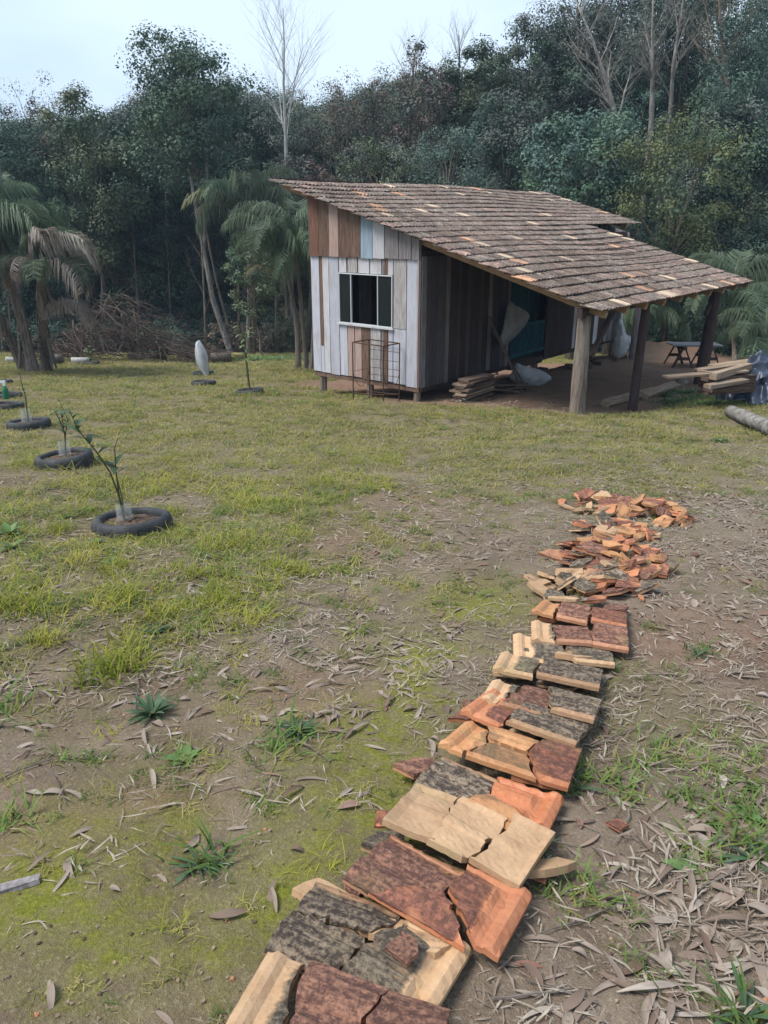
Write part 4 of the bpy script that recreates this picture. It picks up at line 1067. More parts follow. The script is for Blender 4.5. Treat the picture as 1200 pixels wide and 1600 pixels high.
def sleeve(base, h, r, label):
    V = []; n = 16
    for i, z in enumerate(np.linspace(0, h, 4)):
        for k in range(n):
            a = 2*math.pi*k/n; rr = r*(1+.10*math.sin(2*a+i)+.12*math.sin(5*a+2*i)*i/3); V.append((rr*math.cos(a), rr*.8*math.sin(a), z))
    Fc = [(i*n+k, i*n+(k+1)%n, (i+1)*n+(k+1)%n, (i+1)*n+k) for i in range(3) for k in range(n)]
    tag(obj('plastic_sleeve', mesh('plastic_sleeve', V, Fc, [M_SLV], True), None, base), label, 'plastic sleeve', 'clear sleeves round the saplings')
p1 = tyre(207,828,'nearest black tyre planter with a leaning sapling on the lawn', .3, .615)
b1 = p1+Vector((-.06,.02,.12)); Y1 = b1.y
def rel(L, b, dy=0): return [(0,0,0)]+[tuple(up(px,py,b.y+dy)-b) for px,py in L]
sapling(b1, [rel([(185,772),(172,738),(150,705),(122,672),(108,640)], b1), rel([(190,775),(180,735)],b1), rel([(186,775),(181,735),(179,700),(184,685)],b1)], 'leaning leafy sapling growing from the nearest tyre', 'sap', 16, 1.35, .009, 3, .45)
sleeve(b1+Vector((.005,0,-.01)), .15, .055, 'clear plastic sleeve round the sapling in the nearest tyre')
p2 = tyre(103,724,'black tyre planter second nearest with an upright sapling', 1.2, .62)
b2 = p2+Vector((0,.02,.12))
sapling(b2, [rel([(102,690),(98,660),(96,640)],b2), rel([(102,680),(106,655),(92,625)],b2), rel([(101,675),(90,650),(84,640)],b2)], 'thin twiggy sapling in the second nearest tyre', 'small', 10, 1.3, .009, 5, .4)
sleeve(b2+Vector((.0,0,-.01)), .19, .06, 'clear plastic sleeve round the sapling in the second nearest tyre')
p3 = tyre(46,668,'black tyre planter third from the camera near the left edge', .6, .64)
b3 = p3+Vector((0,.0,.12))
sapling(b3, [rel([(42,640),(40,620),(34,600),(30,580)],b3)], 'dark leafy sapling in the tyre near the left edge', 'sap', 13, 1.35, .012, 7, .25)
sleeve(b3+Vector((-.02,0,-.01)), .22, .07, 'clear plastic sleeve round the sapling near the left edge')
p4 = tyre(8,640,'black tyre planter cut off by the left picture edge', 0, .66)
p5 = tyre(10,622,'flat tyre planter behind the green spray bottle', 0, .62)
b5 = p5+Vector((-.05,0,.12)); sapling(b5, [rel([(8,600),(9,590)],b5)], 'short sapling behind the green spray bottle', 'small', 4, 1.0, .012, 8)
tyre(2,600,'small dark tyre planter farthest along the left edge', .4, .55)
p6 = tyre(391,616,'black tyre planter with a young tree left of the hut', .9, .62)
b6 = p6+Vector((0,0,.12))
sapling(b6, [rel([(387,590),(384,560),(380,530),(372,502)],b6), rel([(385,560),(383,530),(390,512)],b6)], 'pale leafy young tree in the tyre left of the hut', 'pale', 18, 1.1, .018, 9, .42)
p7 = tyre(318,602,'black tyre planter in front of the white wrapped sapling', .2, .62)
p8 = tyre(318,586,'black tyre planter holding the white wrapped sapling', .7, .62)
tyre(305,574,'small dark tyre planter behind the white wrapped sapling', .1, .5)
p9 = tyre(143,570,'far black tyre planter in front of the brush pile', .5, .62)
b9 = p9+Vector((0,0,.12))
sapling(b9, [rel([(140,556),(138,545),(137,540)],b9), rel([(142,552),(146,545)],b9), rel([(136,552),(131,547)],b9)], 'small bushy sapling in the far tyre before the brush pile', 'pale', 11, 1.0, .012, 10, .1)
# white cover
b8 = p8+Vector((0,-.42,.02)); prf = []
V_ = []; n = 18
cs = [(325,594,.03),(323,586,.07),(320,577,.13),(317,567,.175),(315,556,.185),(313,547,.165),(311,540,.12),(310,535,.07),(311,532.5,.015)]
for i,(px,py,r) in enumerate(cs):
    q = up(px,py,b8.y)-b8
    for k in range(n):
        a = 2*math.pi*k/n; rr = r*.86*(1+.16*math.sin(4*a+i*.4)+.12*math.sin(7*a-i*.7)); V_.append((q.x+rr*math.cos(a), rr*.8*math.sin(a), q.z+.02*math.sin(3*a+i)))
F_ = [(i*n+k, i*n+(k+1)%n, (i+1)*n+(k+1)%n, (i+1)*n+k) for i in range(len(cs)-1) for k in range(n)]+[tuple(range(n))[::-1], tuple(range((len(cs)-1)*n, len(cs)*n))]
tag(obj('plant_cover', mesh('plant_cover', V_, F_, [M_PLASTW], True), None, b8), 'white plastic cover wrapped over a sapling on the lawn', 'plant cover')
# green spray bottle
pb_ = at(12,633); root = thing('spray_bottle', 'green spray bottle with white trigger head at the left edge', 'bottle', pb_+Vector((0,0,.12)))
M_GB = mat_plain('green_plastic', (.02,.13,.06), (.03,.18,.085), 4, .35); M_WP = mat_plain('white_plastic', (.62,.66,.68), (.7,.72,.74), 4, .4)
V_, F_ = lathe([(.001,0),(.05,0),(.055,.02),(.055,.17),(.045,.21),(.02,.24),(.02,.25)], 16); obj('body', mesh('body', V_, F_, [M_GB], True), root)
MB().box(-.02,.02,-.02,.02,.25,.31).box(-.07,.03,-.017,.017,.305,.345).build('trigger_head', M_WP, root)

# ------------------------------------------------------------------ rusty frame before the window wall
YF = at(600,622).y
def hutp(a, b): x_, y_ = KX+a*SA-b*CA, KY+a*CA+b*SA; return Vector((x_, y_, g1(x_, y_)))
c4 = [hutp(-.62,1.22), hutp(-.62,.42), hutp(-.12,.42), hutp(-.12,1.22)]
zt = .0; fr_ = thing('metal_stand', 'rusty welded rebar stand in front of the hut window', 'stand', c4[1])
o0 = c4[1]; Hs = .98
low = [c-o0 for c in c4]; zl = [v.z for v in low]; topz = up(600,541,o0.y).z-o0.z
tops = [Vector((v.x,v.y,topz)) for v in low]
for v, t_ in zip(low, tops): MB().tube([v, t_], .013, 6).build('leg', M_RUST, fr_)
for i in range(4):
    j = (i+1) % 4
    MB().tube([tops[i], tops[j]], .013, 6).build('top_rail', M_RUST, fr_)
    MB().tube([low[i]+Vector((0,0,.14)), low[j]+Vector((0,0,.14))], .010, 6).build('bottom_rail', M_RUST, fr_)
for h in (.84,.68,.54,.42):
    a_ = low[2].lerp(tops[2], h); b_ = low[3].lerp(tops[3], h); MB().tube([a_, b_], .006, 5).build('rung', M_RUST, fr_)
for i, j in ((0,3),(1,2)):
    a_ = low[i].lerp(tops[i], .5); b_ = low[j].lerp(tops[j], .5)
    MB().tube([a_.lerp(b_, t)+Vector((0,0,-.32*math.sin(math.pi*t)**.7)) for t in np.linspace(0,1,11)], .006, 5).build('hoop', M_RUST, fr_)
MB().tube([low[0].lerp(tops[0],.5), low[3].lerp(tops[3],.52)], .005, 5).build('rung', M_RUST, fr_)

# ------------------------------------------------------------------ timber, sacks, table
def ab(a, b, z=0): return Vector((KX+a*SA-b*CA, KY+a*CA+b*SA, z))
def board(L, wd, th, M_, mat, label, group, name='board'):
    o = obj(name, mesh(name, boxv(-L/2,L/2,-wd/2,wd/2,-th/2,th/2,j=.004), BF, [mat])); o.matrix_world = M_
    return tag(o, label, 'board', group)
PHI = math.pi/2-TH
rb = random.Random(3)
z = 0
for k in range(11):                              # tidy stack
    p = ab(1.0+rb.uniform(-.1,.1), -.62+rb.uniform(-.07,.07)); th = .035
    z0 = g1(*ab(1.0,-.62).xy)+.03+k*.042
    board(1.3-.05*k*rb.random(), .24+rb.uniform(-.05,.08), th, Matrix.Translation((p.x,p.y,z0)) @ Matrix.Rotation(PHI+rb.uniform(-.12,.12),4,'Z'), PL['lumdark'] if rb.random()<.75 else PL['lumx'],
          'plank in the stack against the long wall, %s from the bottom' % ordinal(k), 'planks stacked against the long wall')
offs = []
for k in range(12):
    p = ab(2.2+rb.uniform(-.3,.3), -.55+rb.uniform(-.3,.25)); z0 = g1(p.x,p.y)+.03+rb.uniform(0,.16)
    offs.append(board(rb.uniform(.5,.9), rb.uniform(.08,.16), .03, Matrix.Translation((p.x,p.y,z0)) @ Matrix.Rotation(PHI+rb.uniform(-.8,.8),4,'Z') @ Matrix.Rotation(rb.uniform(-.15,.15),4,'Y'), PL['lumdark'],
          'short offcut in the loose heap between stack and leaning planks', 'loose offcuts beside the stack'))
count_left([(o, 'short offcut in the loose heap beside the plank stack') for o in offs])
for a0, a1, lab in [(2.75,2.35,'taller narrow plank leaning on the long wall'),(2.95,2.5,'right-hand plank of the two leaning on the wall')]:
    p = ab(a0,-.75); p.z = g1(p.x,p.y); q = ab(a1,-.06, KZ+(1.15 if a0 < 2.8 else .85))
    d = q-p; M_ = Matrix.Translation((p+q)/2) @ d.to_track_quat('X','Z').to_matrix().to_4x4()
    board(d.length, .17, .03, M_, PL['lumdark'], lab, 'planks leaning on the long wall')
ax = (SA, CA, 0)
def P3(a, b, z): return ab(a, b, KZ+z)
def pillow(outl, put, thick, label, mat, name, step, seed, crease=.35):
    """a limp filled bag: the outline seen in the photograph, given its own thickness and creases"""
    P = [Vector(q) for q in outl]; out = []
    for k in range(len(P)):
        p0_, p1_, p2_, p3_ = P[k-1], P[k], P[(k+1) % len(P)], P[(k+2) % len(P)]
        for t in (0, .25, .5, .75):
            out.append(.5*((2*p1_)+(p2_-p0_)*t+(2*p0_-5*p1_+4*p2_-p3_)*t*t+(3*p1_-p0_-3*p2_+p3_)*t**3))
    n0 = len(out); pts_ = list(out)
    def ins(q):
        r = False
        for i_ in range(n0):
            a, b = out[i_], out[(i_+1) % n0]
            if (a.y > q.y) != (b.y > q.y) and q.x < (b.x-a.x)*(q.y-a.y)/(b.y-a.y)+a.x: r = not r
        return r
    xs = [p.x for p in out]; ys = [p.y for p in out]
    for x_ in np.arange(min(xs), max(xs), step):
        for y_ in np.arange(min(ys), max(ys), step):
            q = Vector((x_, y_))
            if ins(q) and min((q-o_).length for o_ in out) > step*.5: pts_.append(q)
    V2, _, F2, *_ = delaunay_2d_cdt(pts_, [(k, (k+1) % n0) for k in range(n0)], [], 1, 1e-6)
    wmax = max(min((v-o_).length for o_ in out) for v in V2)
    A, B = [], []
    for v in V2:
        d = min((v-o_).length for o_ in out)/wmax
        b_ = math.sqrt(max(0, min(1, d*1.3)))
        f_ = abs(float(vn(v.x*.20+seed, v.y*.09+v.x*.05, seed))-.5)*2+.5*abs(float(vn(v.x*.4, v.y*.3+seed, seed+4))-.5)*2
        h_ = thick*b_*(1-crease+crease*f_)
        A.append((v, h_)); B.append((v, -h_*.8))
    n_ = len(A); V = [put(v.x, v.y, h_) for v, h_ in A+B]; c0 = V[0].copy()
    Fc = [tuple(f) for f in F2]+[tuple(k+n_ for k in f[::-1]) for f in F2]
    cnt = set((f[k], f[(k+1) % len(f)]) for f in F2 for k in range(len(f)))
    Fc += [(b_, a_, a_+n_, b_+n_) for (a_, b_) in cnt if (b_, a_) not in cnt]
    c0 = Vector((c0.x, c0.y, min(v.z for v in V)))
    return tag(obj(name, mesh(name, [v-c0 for v in V], Fc, [mat], True), None, c0), label, 'sack')
nrm = Vector((CA, -SA, 0))                       # out of the long wall, towards the porch
def on_wall(px, py, h):
    d = Vector(ray(px, py)); o_ = Vector((0,0,CAMZ)); p0_ = ab(0, -.16); t = ((p0_-o_).dot(nrm))/d.dot(nrm); return o_+d*t+nrm*h
pillow([(796,471),(808,478),(826,490),(824,503),(814,517),(800,531),(783,542),(781,530),(786,512),(790,492)], on_wall, .10, 'grey-white plastic sack hanging on the long wall beside the door', M_SACKD, 'hanging_sack', 3.0, 1)
Yk = at(832,604).y+.02
def standing(Yq):
    def f(px, py, h): p = up(px, py, Yq); return p+Vector((0,-h,0))
    return f
pillow([(797,592),(801,578),(807,567),(817,571),(838,576),(853,582),(862,591),(853,600),(834,604),(814,600)], standing(Yk), .16, 'slumped white plastic sack lying on the porch floor', M_SACK, 'plastic_sack', 3.0, 2)
pillow([(962,505),(969,497),(975,506),(979,522),(986,525),(984,538),(980,550),(972,559),(960,560),(957,546),(959,525)], standing(21.6), .20, 'tall white sack tied to the post at the far end of the porch', M_PLASTW, 'tied_sack', 3.0, 3, .5)
# boxes and offcuts under the house end
uo = []
for k in range(7):
    p = ab(6.3+k*.42, -.25+rb.uniform(-.2,.25)); z0 = g1(p.x,p.y)+.06
    uo.append(board(rb.uniform(.3,.6), rb.uniform(.12,.3), rb.uniform(.08,.16), Matrix.Translation((p.x,p.y,z0)) @ Matrix.Rotation(rb.uniform(0,3),4,'Z'), PL['lumdark'],
          'dark timber offcut lying under the far end of the hut', 'offcuts under the hut end', 'timber_offcut'))
count_left([(o, 'dark offcut under the far end of the hut') for o in uo])
# sawhorse table
Ys = 21.0
tb = up(1085,537,Ys); tb.z = g1(tb.x,Ys)
tbl = thing('sawhorse_table', 'dark board on two sawhorses at the back of the porch', 'table', tb)
Ht = up(1085,537,Ys).z-tb.z
M_BLK = mat_plain('dark_sheet', (.06,.07,.085), (.13,.14,.16), 3, .3, .1, .002, .5)
xw = abs(up(1128,537,Ys).x-up(1052,537,Ys).x)/2
MB().box(-xw,xw,-.32,.32,Ht-.03,Ht).build('table_top', M_BLK, tbl)
for sx in (-1,1):
    cx_ = sx*(xw-.28)
    h_ = MB().box(cx_-.05,cx_+.05,-.38,.38,Ht-.12,Ht-.035).build('sawhorse_beam', PL['dbrown'], tbl)
    for sy in (-1,1):
        for s2 in (-1,1):
            e = Vector((cx_+s2*.26, sy*.36, 0)); e.z = g1(tb.x+e.x, tb.y+e.y)-tb.z-.02
            MB().beam((cx_+s2*.03,sy*.3,Ht-.06), e, .07, .035).build('leg', PL['dbrown'], tbl)
        MB().beam((cx_-.17,sy*.335,Ht*.42),(cx_+.17,sy*.335,Ht*.42),.03,.08).build('cross_brace', PL['dbrown'], tbl)
# lumber pile
def px_board(p0, p1, dep0, h0, h1, wd, th, mat, label, group=None, name='board', yaw=0):
    a_ = at(*p0); Yq = a_.y
    A_ = up(p0[0],p0[1],Yq+dep0); B_ = up(p1[0],p1[1],Yq+h1)
    return A_, B_
Yp = 14.2
def pile(p0, p1, Y0, Y1, wd, th, mat, label, group='timber in the lumber pile'):
    A_ = up(p0[0],p0[1],Y0); B_ = up(p1[0],p1[1],Y1); d = B_-A_
    M_ = Matrix.Translation((A_+B_)/2) @ d.to_track_quat('X','Z').to_matrix().to_4x4()
    board(d.length, wd, th, M_, mat, label, group, 'lumber')
L1, L2 = PL['lumx'], PL['lumdark']
pile((1040,589),(1165,579),14.0,14.5,.22,.035,L1,'long pale board sticking out furthest left from the pile')
pile((1092,578),(1180,566),14.6,15.1,.20,.04,L1,'pale board lying on top of the pile')
pile((1112,572),(1175,563),14.9,15.4,.18,.04,L1,'highest board of the pile beside the tarpaulin')
pile((1105,604),(1165,594),13.7,14.2,.16,.06,L1,'pale thick board in front of the pile beside the tarpaulin')
pile((1114,588),(1170,572),13.9,14.8,.13,.12,L1,'square beam end in the middle of the pile')
pile((1090,580),(1125,585),14.4,14.2,.14,.05,L1,'short reddish board end in the pile')
for k,(py) in enumerate((592,598,604,609,613)):
    pile((1098+6*(k%2),py),(1172,py-5),14.05+.08*(k%3),14.6,.26,.06,L2,'dark board in the shadow of the lumber pile, %s from the top' % ordinal(k),'dark boards in the lumber pile')
pile((1112,594),(1175,588),14.15,14.6,.2,.07,L2,'dark board under the square beam end')
# fallen timbers at the porch edge
def gboard(p0, p1, wd, th, mat, label, group, h=.04, roll=0):
    A_ = at(*p0)+Vector((0,0,h)); B_ = at(*p1)+Vector((0,0,h)); d = B_-A_
    M_ = Matrix.Translation((A_+B_)/2) @ d.to_track_quat('X','Z').to_matrix().to_4x4() @ Matrix.Rotation(roll,4,'X')
    board(d.length, wd, th, M_, mat, label, group, 'edging_timber')
gboard((945,637),(1020,617),.20,.13,L1,'pale squared timber lying along the porch edge','timbers edging the porch',.06,.5)
gboard((1005,625),(1068,602),.20,.14,L1,'second pale timber behind the first along the porch edge','timbers edging the porch',.07,.4)
p_ = at(1062,606); o = MB().tube([(0,0,-.05),(.02,0,.30)],[.11,.10],8).build('cut_stump', PL['post'], None, p_); tag(o,'short cut stump under the long pale board','stump')
# tarpaulin
def tarp():
    c0 = at(1172,634); n, m = 110, 60; V = []
    for i in range(n):
        for k in range(m):
            u = i/(n-1); v = k/(m-1)
            a = -2.9+u*4.0; hgt = .92*(1-v)
            r = .20+.62*v**.75+.12*abs(math.sin(3.5*u*6.28+v*3))*v+.09*abs(math.sin(6*u*6.28-v*5))*(.3+v)+.035*math.sin(40*u+14*v)+.02*math.sin(67*u-19*v)
            z = .80*(1-v**1.5)+.05*math.sin(7*u*6.28+v*9)*(.3+v)+.10*math.sin(u*12+2)*(1-v)*(v>.05)+.04*abs(math.sin(24*u+17*v))+.02*math.sin(57*u+29*v)
            V.append((r*1.25*math.cos(a), r*math.sin(a)*.95, z))
    for k in range(len(V)):
        x_, y_, z_ = V[k]; V[k] = (x_, y_, max(z_, g1(c0.x+.75+x_, c0.y+.75+y_)-c0.z+.01+.03*abs(math.sin(k))))
    Fc = [(i*m+k, (i+1)*m+k, (i+1)*m+k+1, i*m+k+1) for i in range(n-1) for k in range(m-1)]
    o = obj('tarpaulin', mesh('tarpaulin', V, Fc, [M_TARP], True), None, c0+Vector((.75,.75,0)))
    so = o.modifiers.new('thickness','SOLIDIFY'); so.thickness = .004
    tag(o, 'crumpled dark blue tarpaulin draped over the lumber at the right edge', 'tarpaulin')
tarp()
M_LOG = mat_bark('log_bark', (.11,.10,.09), (.27,.25,.22), (.07,.068,.05), (4,4,4))
p0 = at(1140,652); p1 = at(1225,690)
P = [Vector((0,0,.1)).lerp((p1-p0)+Vector((0,0,.1)), t) for t in np.linspace(0,1,9)]
o = MB().tube(P, [.10,.106,.108,.107,.104,.105,.108,.107,.105], 16).build('fallen_log', M_LOG, None, p0, True); tag(o, 'pale grey log lying in the grass at the right edge', 'log')
# logs at the forest edge
def elog(q0, q1, r, mat, label):
    a_ = at(*q0)+Vector((0,0,r*.7)); b_ = at(*q1)+Vector((0,0,r*.7)); b_.y = a_.y+.2; b_.z = g1(b_.x,b_.y)+r*.7
    o = MB().tube([(0,0,0), (b_-a_)*.5, b_-a_], [r,r*.95,r*.9], 10, rough=.05).build('log', mat, None, a_, True); tag(o, label, 'log', 'logs at the forest edge')
M_YLOG = mat_bark('log_yellow', (.26,.22,.08), (.36,.31,.13), (.2,.15,.07))
elog((202,563),(248,566),.16,M_BARKT,'log lying at the right foot of the brush pile')
elog((356,563),(381,563),.18,M_YLOG,'mossy yellow log by the forest edge')
elog((330,567),(360,567),.22,M_BARK,'dark log beside the mossy yellow log')
elog((112,569),(140,569),.14,M_BARKP,'pale log behind the far tyre planter')
elog((10,566),(30,566),.12,M_BARKP,'pale log left of the palms')
elog((82,570),(95,570),.22,M_BARK,'short dark log end right of the second palm')
# brush pile
pbz = at(185,566); mb = MB(); rg = random.Random(31)
for k in range(900):
    t = rg.random(); a = rg.uniform(-1,1); hmx = 2.7*(1-abs(a)**1.3)*(1 if a < 0 else 1-.45*a)
    s = Vector((a*3.3-.3, rg.uniform(.2,2.4), rg.uniform(0,1)*hmx*.9)); d = Vector((rg.gauss(.7,.8), rg.gauss(-.2,.4), rg.gauss(-.5,.5)))
    L_ = rg.uniform(.6,1.9); e = s+d.normalized()*L_
    e.z = max(e.z, .02); m_ = s.lerp(e,.5)+Vector((rg.uniform(-.1,.1),rg.uniform(-.1,.1),rg.uniform(0,.15))); r = rg.uniform(.008,.026)
    mb.tube([s,m_,e], [r,r*.75,r*.3], 4, cap=False)
tag(mb.build('brush_pile', M_BRUSH, None, pbz), 'big heap of dead brown branches at the forest edge', 'brush pile')

# ------------------------------------------------------------------ turf, weeds, litter
def tuft(name, mat, nb, L, Wd, el, seed, spread=.03, curl=1.0, mats2=None):
    rg = np.random.default_rng(seed); V = []; Fc = []; mi = []
    for b in range(nb):
        az = rg.uniform(0, 2*np.pi); e = rg.uniform(*el); l_ = L*rg.uniform(.55,1.25); w_ = Wd*rg.uniform(.7,1.2)
        p = np.array([rg.normal()*spread, rg.normal()*spread, -.004]); s = np.array([-np.sin(az), np.cos(az), 0]); base = len(V)
        for i in range(4):
            t = i/3; ww = w_*(1-t**1.6)*.5
            if i < 3: V += [p-s*ww, p+s*ww]
            else: V.append(p)
            d = np.array([np.cos(az)*np.cos(e), np.sin(az)*np.cos(e), np.sin(e)]); p = p+d*l_/3; e -= curl*rg.uniform(.3,.9); az += rg.normal()*.15
        V = [np.maximum(v, [-9,-9,-.012+.004*(b%3)]) for v in V]
        Fc += [(base,base+1,base+3,base+2),(base+2,base+3,base+5,base+4),(base+4,base+5,base+6)]
        mi += [int(mats2 is not None and rg.random() < .3)]*3
    return mesh(name, V, Fc, [mat]+([mats2] if mats2 else []), mi=mi)
TU = [tuft('turf', GR['lawn'], 26, .075, .0055, (.2,1.0), 1, .045, .8, GR['straw']), tuft('turf', GR['olive'], 24, .08, .005, (.1,.9), 2, .045, .8, GR['straw']),
      tuft('turf', GR['straw'], 18, .085, .004, (.0,.5), 3, .05, .5), tuft('turf', GR['fresh'], 20, .08, .006, (.3,1.1), 4, .035, .8, GR['olive']),
      tuft('turf', GR['olive'], 22, .06, .007, (.1,.6), 5, .05, .5, GR['straw']),
      tuft('turf', GR['lime'], 26, .14, .005, (.15,.9), 6, .05, .7, GR['olive']), tuft('turf', GR['straw'], 16, .15, .003, (.0,.25), 7, .07, .2, GR['olive'])]
pts, rots, scs, ids = [], [], [], []
def seed_turf(y0, y1, dens, sc0):
    n = int(dens*(y1-y0)*(1.12*(y0+y1)/2+2.0)); y_ = rng.uniform(y0, y1, n); hwid = .56*y_+1.0; x_ = rng.uniform(-1, 1, n)*hwid
    _, _, g_, wd_, po_ = fields(x_, y_)
    pa = fbm(x_*2.6, y_*2.6, 61, 4)
    keep = rng.random(n) < np.clip(g_*1.2*np.where(y_ < 9, ss(.36,.54,pa), ss(.30,.52,pa))+.06*(1-wd_)*(1-po_), 0, 1)
    x_, y_, g_, pa = x_[keep], y_[keep], g_[keep], pa[keep]
    r_ = rng.random(len(x_)); dry = ss(.35,.65,fbm(x_*.7, y_*.7, 71, 3)); dry = np.clip(dry+.25*ss(0,3,x_)*(y_ < 14), 0, 1)
    id_ = np.where(r_ < .30+.15*(1-dry), 0, np.where(r_ < .62-.1*dry, 1, np.where(r_ < .72+.12*dry, 2, np.where(r_ < .90+.04*dry, 4, 3))))
    r2 = rng.random(len(x_)); lf = (y_ < 9)&(x_ < .3)
    id_ = np.where((r2 < .13)&lf, 5, np.where((r2 > .86)&(y_ < 9), 6, np.where((r2 > .56)&(r2 < .76)&(y_ < 7), 3, id_)))
    pts.append(np.column_stack([x_, y_, gz(x_, y_)])); rots.append(np.column_stack([rng.normal(0,.1,len(x_)), rng.normal(0,.1,len(x_)), rng.uniform(0,6.28,len(x_))]))
    scs.append(sc0*rng.uniform(.7,1.35,len(x_))*(.8+.4*g_)); ids.append(id_)
seed_turf(1.0,3,240,.62); seed_turf(3,6,320,.8); seed_turf(6,10,230,.95); seed_turf(10,16,130,1.2); seed_turf(16,24,68,1.6); seed_turf(24,38.5,32,2.1)
scatter('turf', np.concatenate(pts), np.concatenate(rots), np.concatenate(scs), TU, np.concatenate(ids), 'short patchy yellow-green grass covering the slope', 'grass')
# standing tufts of bright grass
LM = [tuft('grass_tuft', GR['lime'], 110, .12, .007, (.5,1.35), 10+k, .07, .5, GR['lawn']) for k in range(3)]
FR = [tuft('grass_tuft', GR['fresh'], 40, .12, .008, (.35,1.3), 20+k, .05, .6, GR['olive']) for k in range(3)]
tufts = []
def tuft_o(px, py, lib_, s, label, group, k=0, name='grass_tuft'):
    o = obj(name, lib_[k % len(lib_)], None, at(px,py)); o.rotation_euler = (0,0,k*1.7); o.scale = (s,)*3
    tag(o, label, 'grass tuft', group); tufts.append((o, label))
limes = [(170,1052,1.5),(205,1040,1.1),(345,945,1.2),(440,890,1.1),(180,890,1.2),(200,935,1.0),(14,950,1.3),(48,955,1.0),(255,965,1.0),(360,860,1.1),(270,805,1.0),(330,950,.9),(225,830,.9),(120,880,1.0),(465,900,.9),(395,790,.8),(300,900,.9),(90,830,.9),(70,1000,.9),(395,975,.8)]
for k,(px,py,s) in enumerate(limes):
    tuft_o(px,py,LM,s,'lime green upright grass tuft at left','lime grass tufts at left',k)
greens = [(10,1115,1.3),(285,1195,.9),(455,1150,1.3),(430,1180,1.1),(320,1350,1.1),(150,1190,.8),(90,1190,.7),(20,1280,1.0),(930,1400,1.2),(900,1215,1.0),(960,1220,1.1),(1010,1200,1.1),(1060,1190,1.0),(1120,1210,1.2),(1160,1330,1.3),(1130,1290,1.2),(1100,1345,1.1),(1170,1180,1.0),(1030,1170,.9),(985,1250,.9),(880,1235,.8),(1095,1020,.9),(1140,1590,1.2),(1010,1520,.7),(985,1440,.7),(860,1395,.6),(840,1330,.7),(610,870,.8),(650,830,.8),(560,990,.7),(1180,1230,1.1),(1075,1250,1.0),(1150,1260,1.0),(1190,1290,1.0)]
for k,(px,py,s) in enumerate(greens):
    side_ = 'right' if px > 800 else 'left'
    if px > 800: s *= .85
    tuft_o(px,py,FR,s,'green coarse grass tuft %s of the tile row' % side_,'green grass tufts %s of the tile row' % side_,k)
count_left(tufts)
# broad-leaved weeds
WL = [leaf_obj(.085,.018,LEAFM['weed'],.3,.35), leaf_obj(.065,.03,LEAFM['weedl'],.3,.4), leaf_obj(.085,.009,LEAFM['weed'],.3,.5)]
def weed(px, py, kind, s, n_, label, el=(.15,.8), seed=0):
    rg = random.Random(int(px+py)); root = thing('weed', label, 'weed', at(px,py), 0, 'weeds in the lawn')
    for k in range(n_):
        M_ = Matrix.Rotation(k*2.4+rg.uniform(-.3,.3),4,'Z') @ Matrix.Rotation(-rg.uniform(*el),4,'Y') @ Matrix.Scale(s*rg.uniform(.7,1.2),4)
        obj('leaf', WL[kind], root, mat=M_)
weed(238,1118,0,1.15,30,'dark green rosette weed left of the moss patch',(.2,1.1)); weed(242,990,0,1.1,22,'dark narrow-leaved weed among the lime tufts',(.2,1.1)); weed(288,1190,1,1.15,8,'small bright broad-leaved weed among dry leaves at left')
weed(1078,1365,1,1.0,14,'pale green rosette weed in the litter at right',(.1,.7)); weed(175,880,1,1.0,9,'bright weed just below the nearest tyre'); weed(158,848,1,1.6,5,'broad-leaved weed touching the near side of the nearest tyre',(.3,1.2))
weed(15,838,1,1.8,22,'bright leafy weed at the left edge level with the nearest tyre',(.3,1.2)); weed(20,860,1,1.5,16,'lower bright weed at the left edge',(.3,1.2)); weed(100,810,1,1.4,8,'low broad-leaved weed left of the nearest tyre'); weed(130,800,1,1.2,10,'bright weed between the two nearest tyres')
weed(465,1145,0,1.0,22,'dark weed right of the rosette in the worn soil',(.2,.9)); weed(1160,1275,1,1.0,7,'small bright weed near the right edge'); weed(1175,1345,2,1.3,14,'grassy weed at the right edge',(.1,.7)); weed(1165,1590,2,1.3,16,'blue-green weed in the bottom right corner',(.2,1.0))
weed(895,1235,2,1.2,14,'narrow-leaved weed at the right end of the tile row',(.1,.7)); weed(1025,705,1,1.6,12,'bright weed in the grass at far right'); weed(1125,690,1,1.7,14,'leafy weed in the grass below the pale log',(.2,.9)); weed(1040,620,2,2.4,24,'leafy plant growing on the edging timber',(.3,1.3))
weed(700,1290,2,.8,10,'small weed under the edge of the tiles'); weed(312,1355,2,1.15,24,'grassy weed on the moss patch',(.1,.8)); weed(1090,1025,2,.9,14,'small grass weed on the bare soil at right',(.4,1.3)); weed(840,1330,2,1.0,12,'weed beside the right end of the upturned tile',(.2,1.1))
# green plants under the lumber pile
pts, rots, scs, ids = [], [], [], []
gp = [tuft('low_plants', LEAFM['weedl'], 26, .14, .03, (.2,1.1), 40+k, .08, .5, LEAFM['weed']) for k in range(3)]
for px, py, n_, rx, ry in [(1105,622,90,.9,.35),(1050,615,30,.5,.3),(560,590,14,.8,.5),(420,562,60,2.5,.7),(445,560,60,2.5,.8),(1120,632,40,.8,.3),(350,562,20,1.5,.5)]:
    c_ = at(px,py)
    for _ in range(n_):
        x_, y_ = c_.x+rng.normal()*rx*.5, c_.y+rng.normal()*ry*.5
        pts.append((x_,y_,g1(x_,y_))); rots.append((0,0,rng.uniform(0,6.28))); scs.append(rng.uniform(.6,1.3)*(1.6 if y_ > 25 else 1)); ids.append(int(rng.integers(3)))
scatter('low_green_plants', pts, rots, scs, gp, ids, 'low bright green plants growing round the lumber and along the wood')
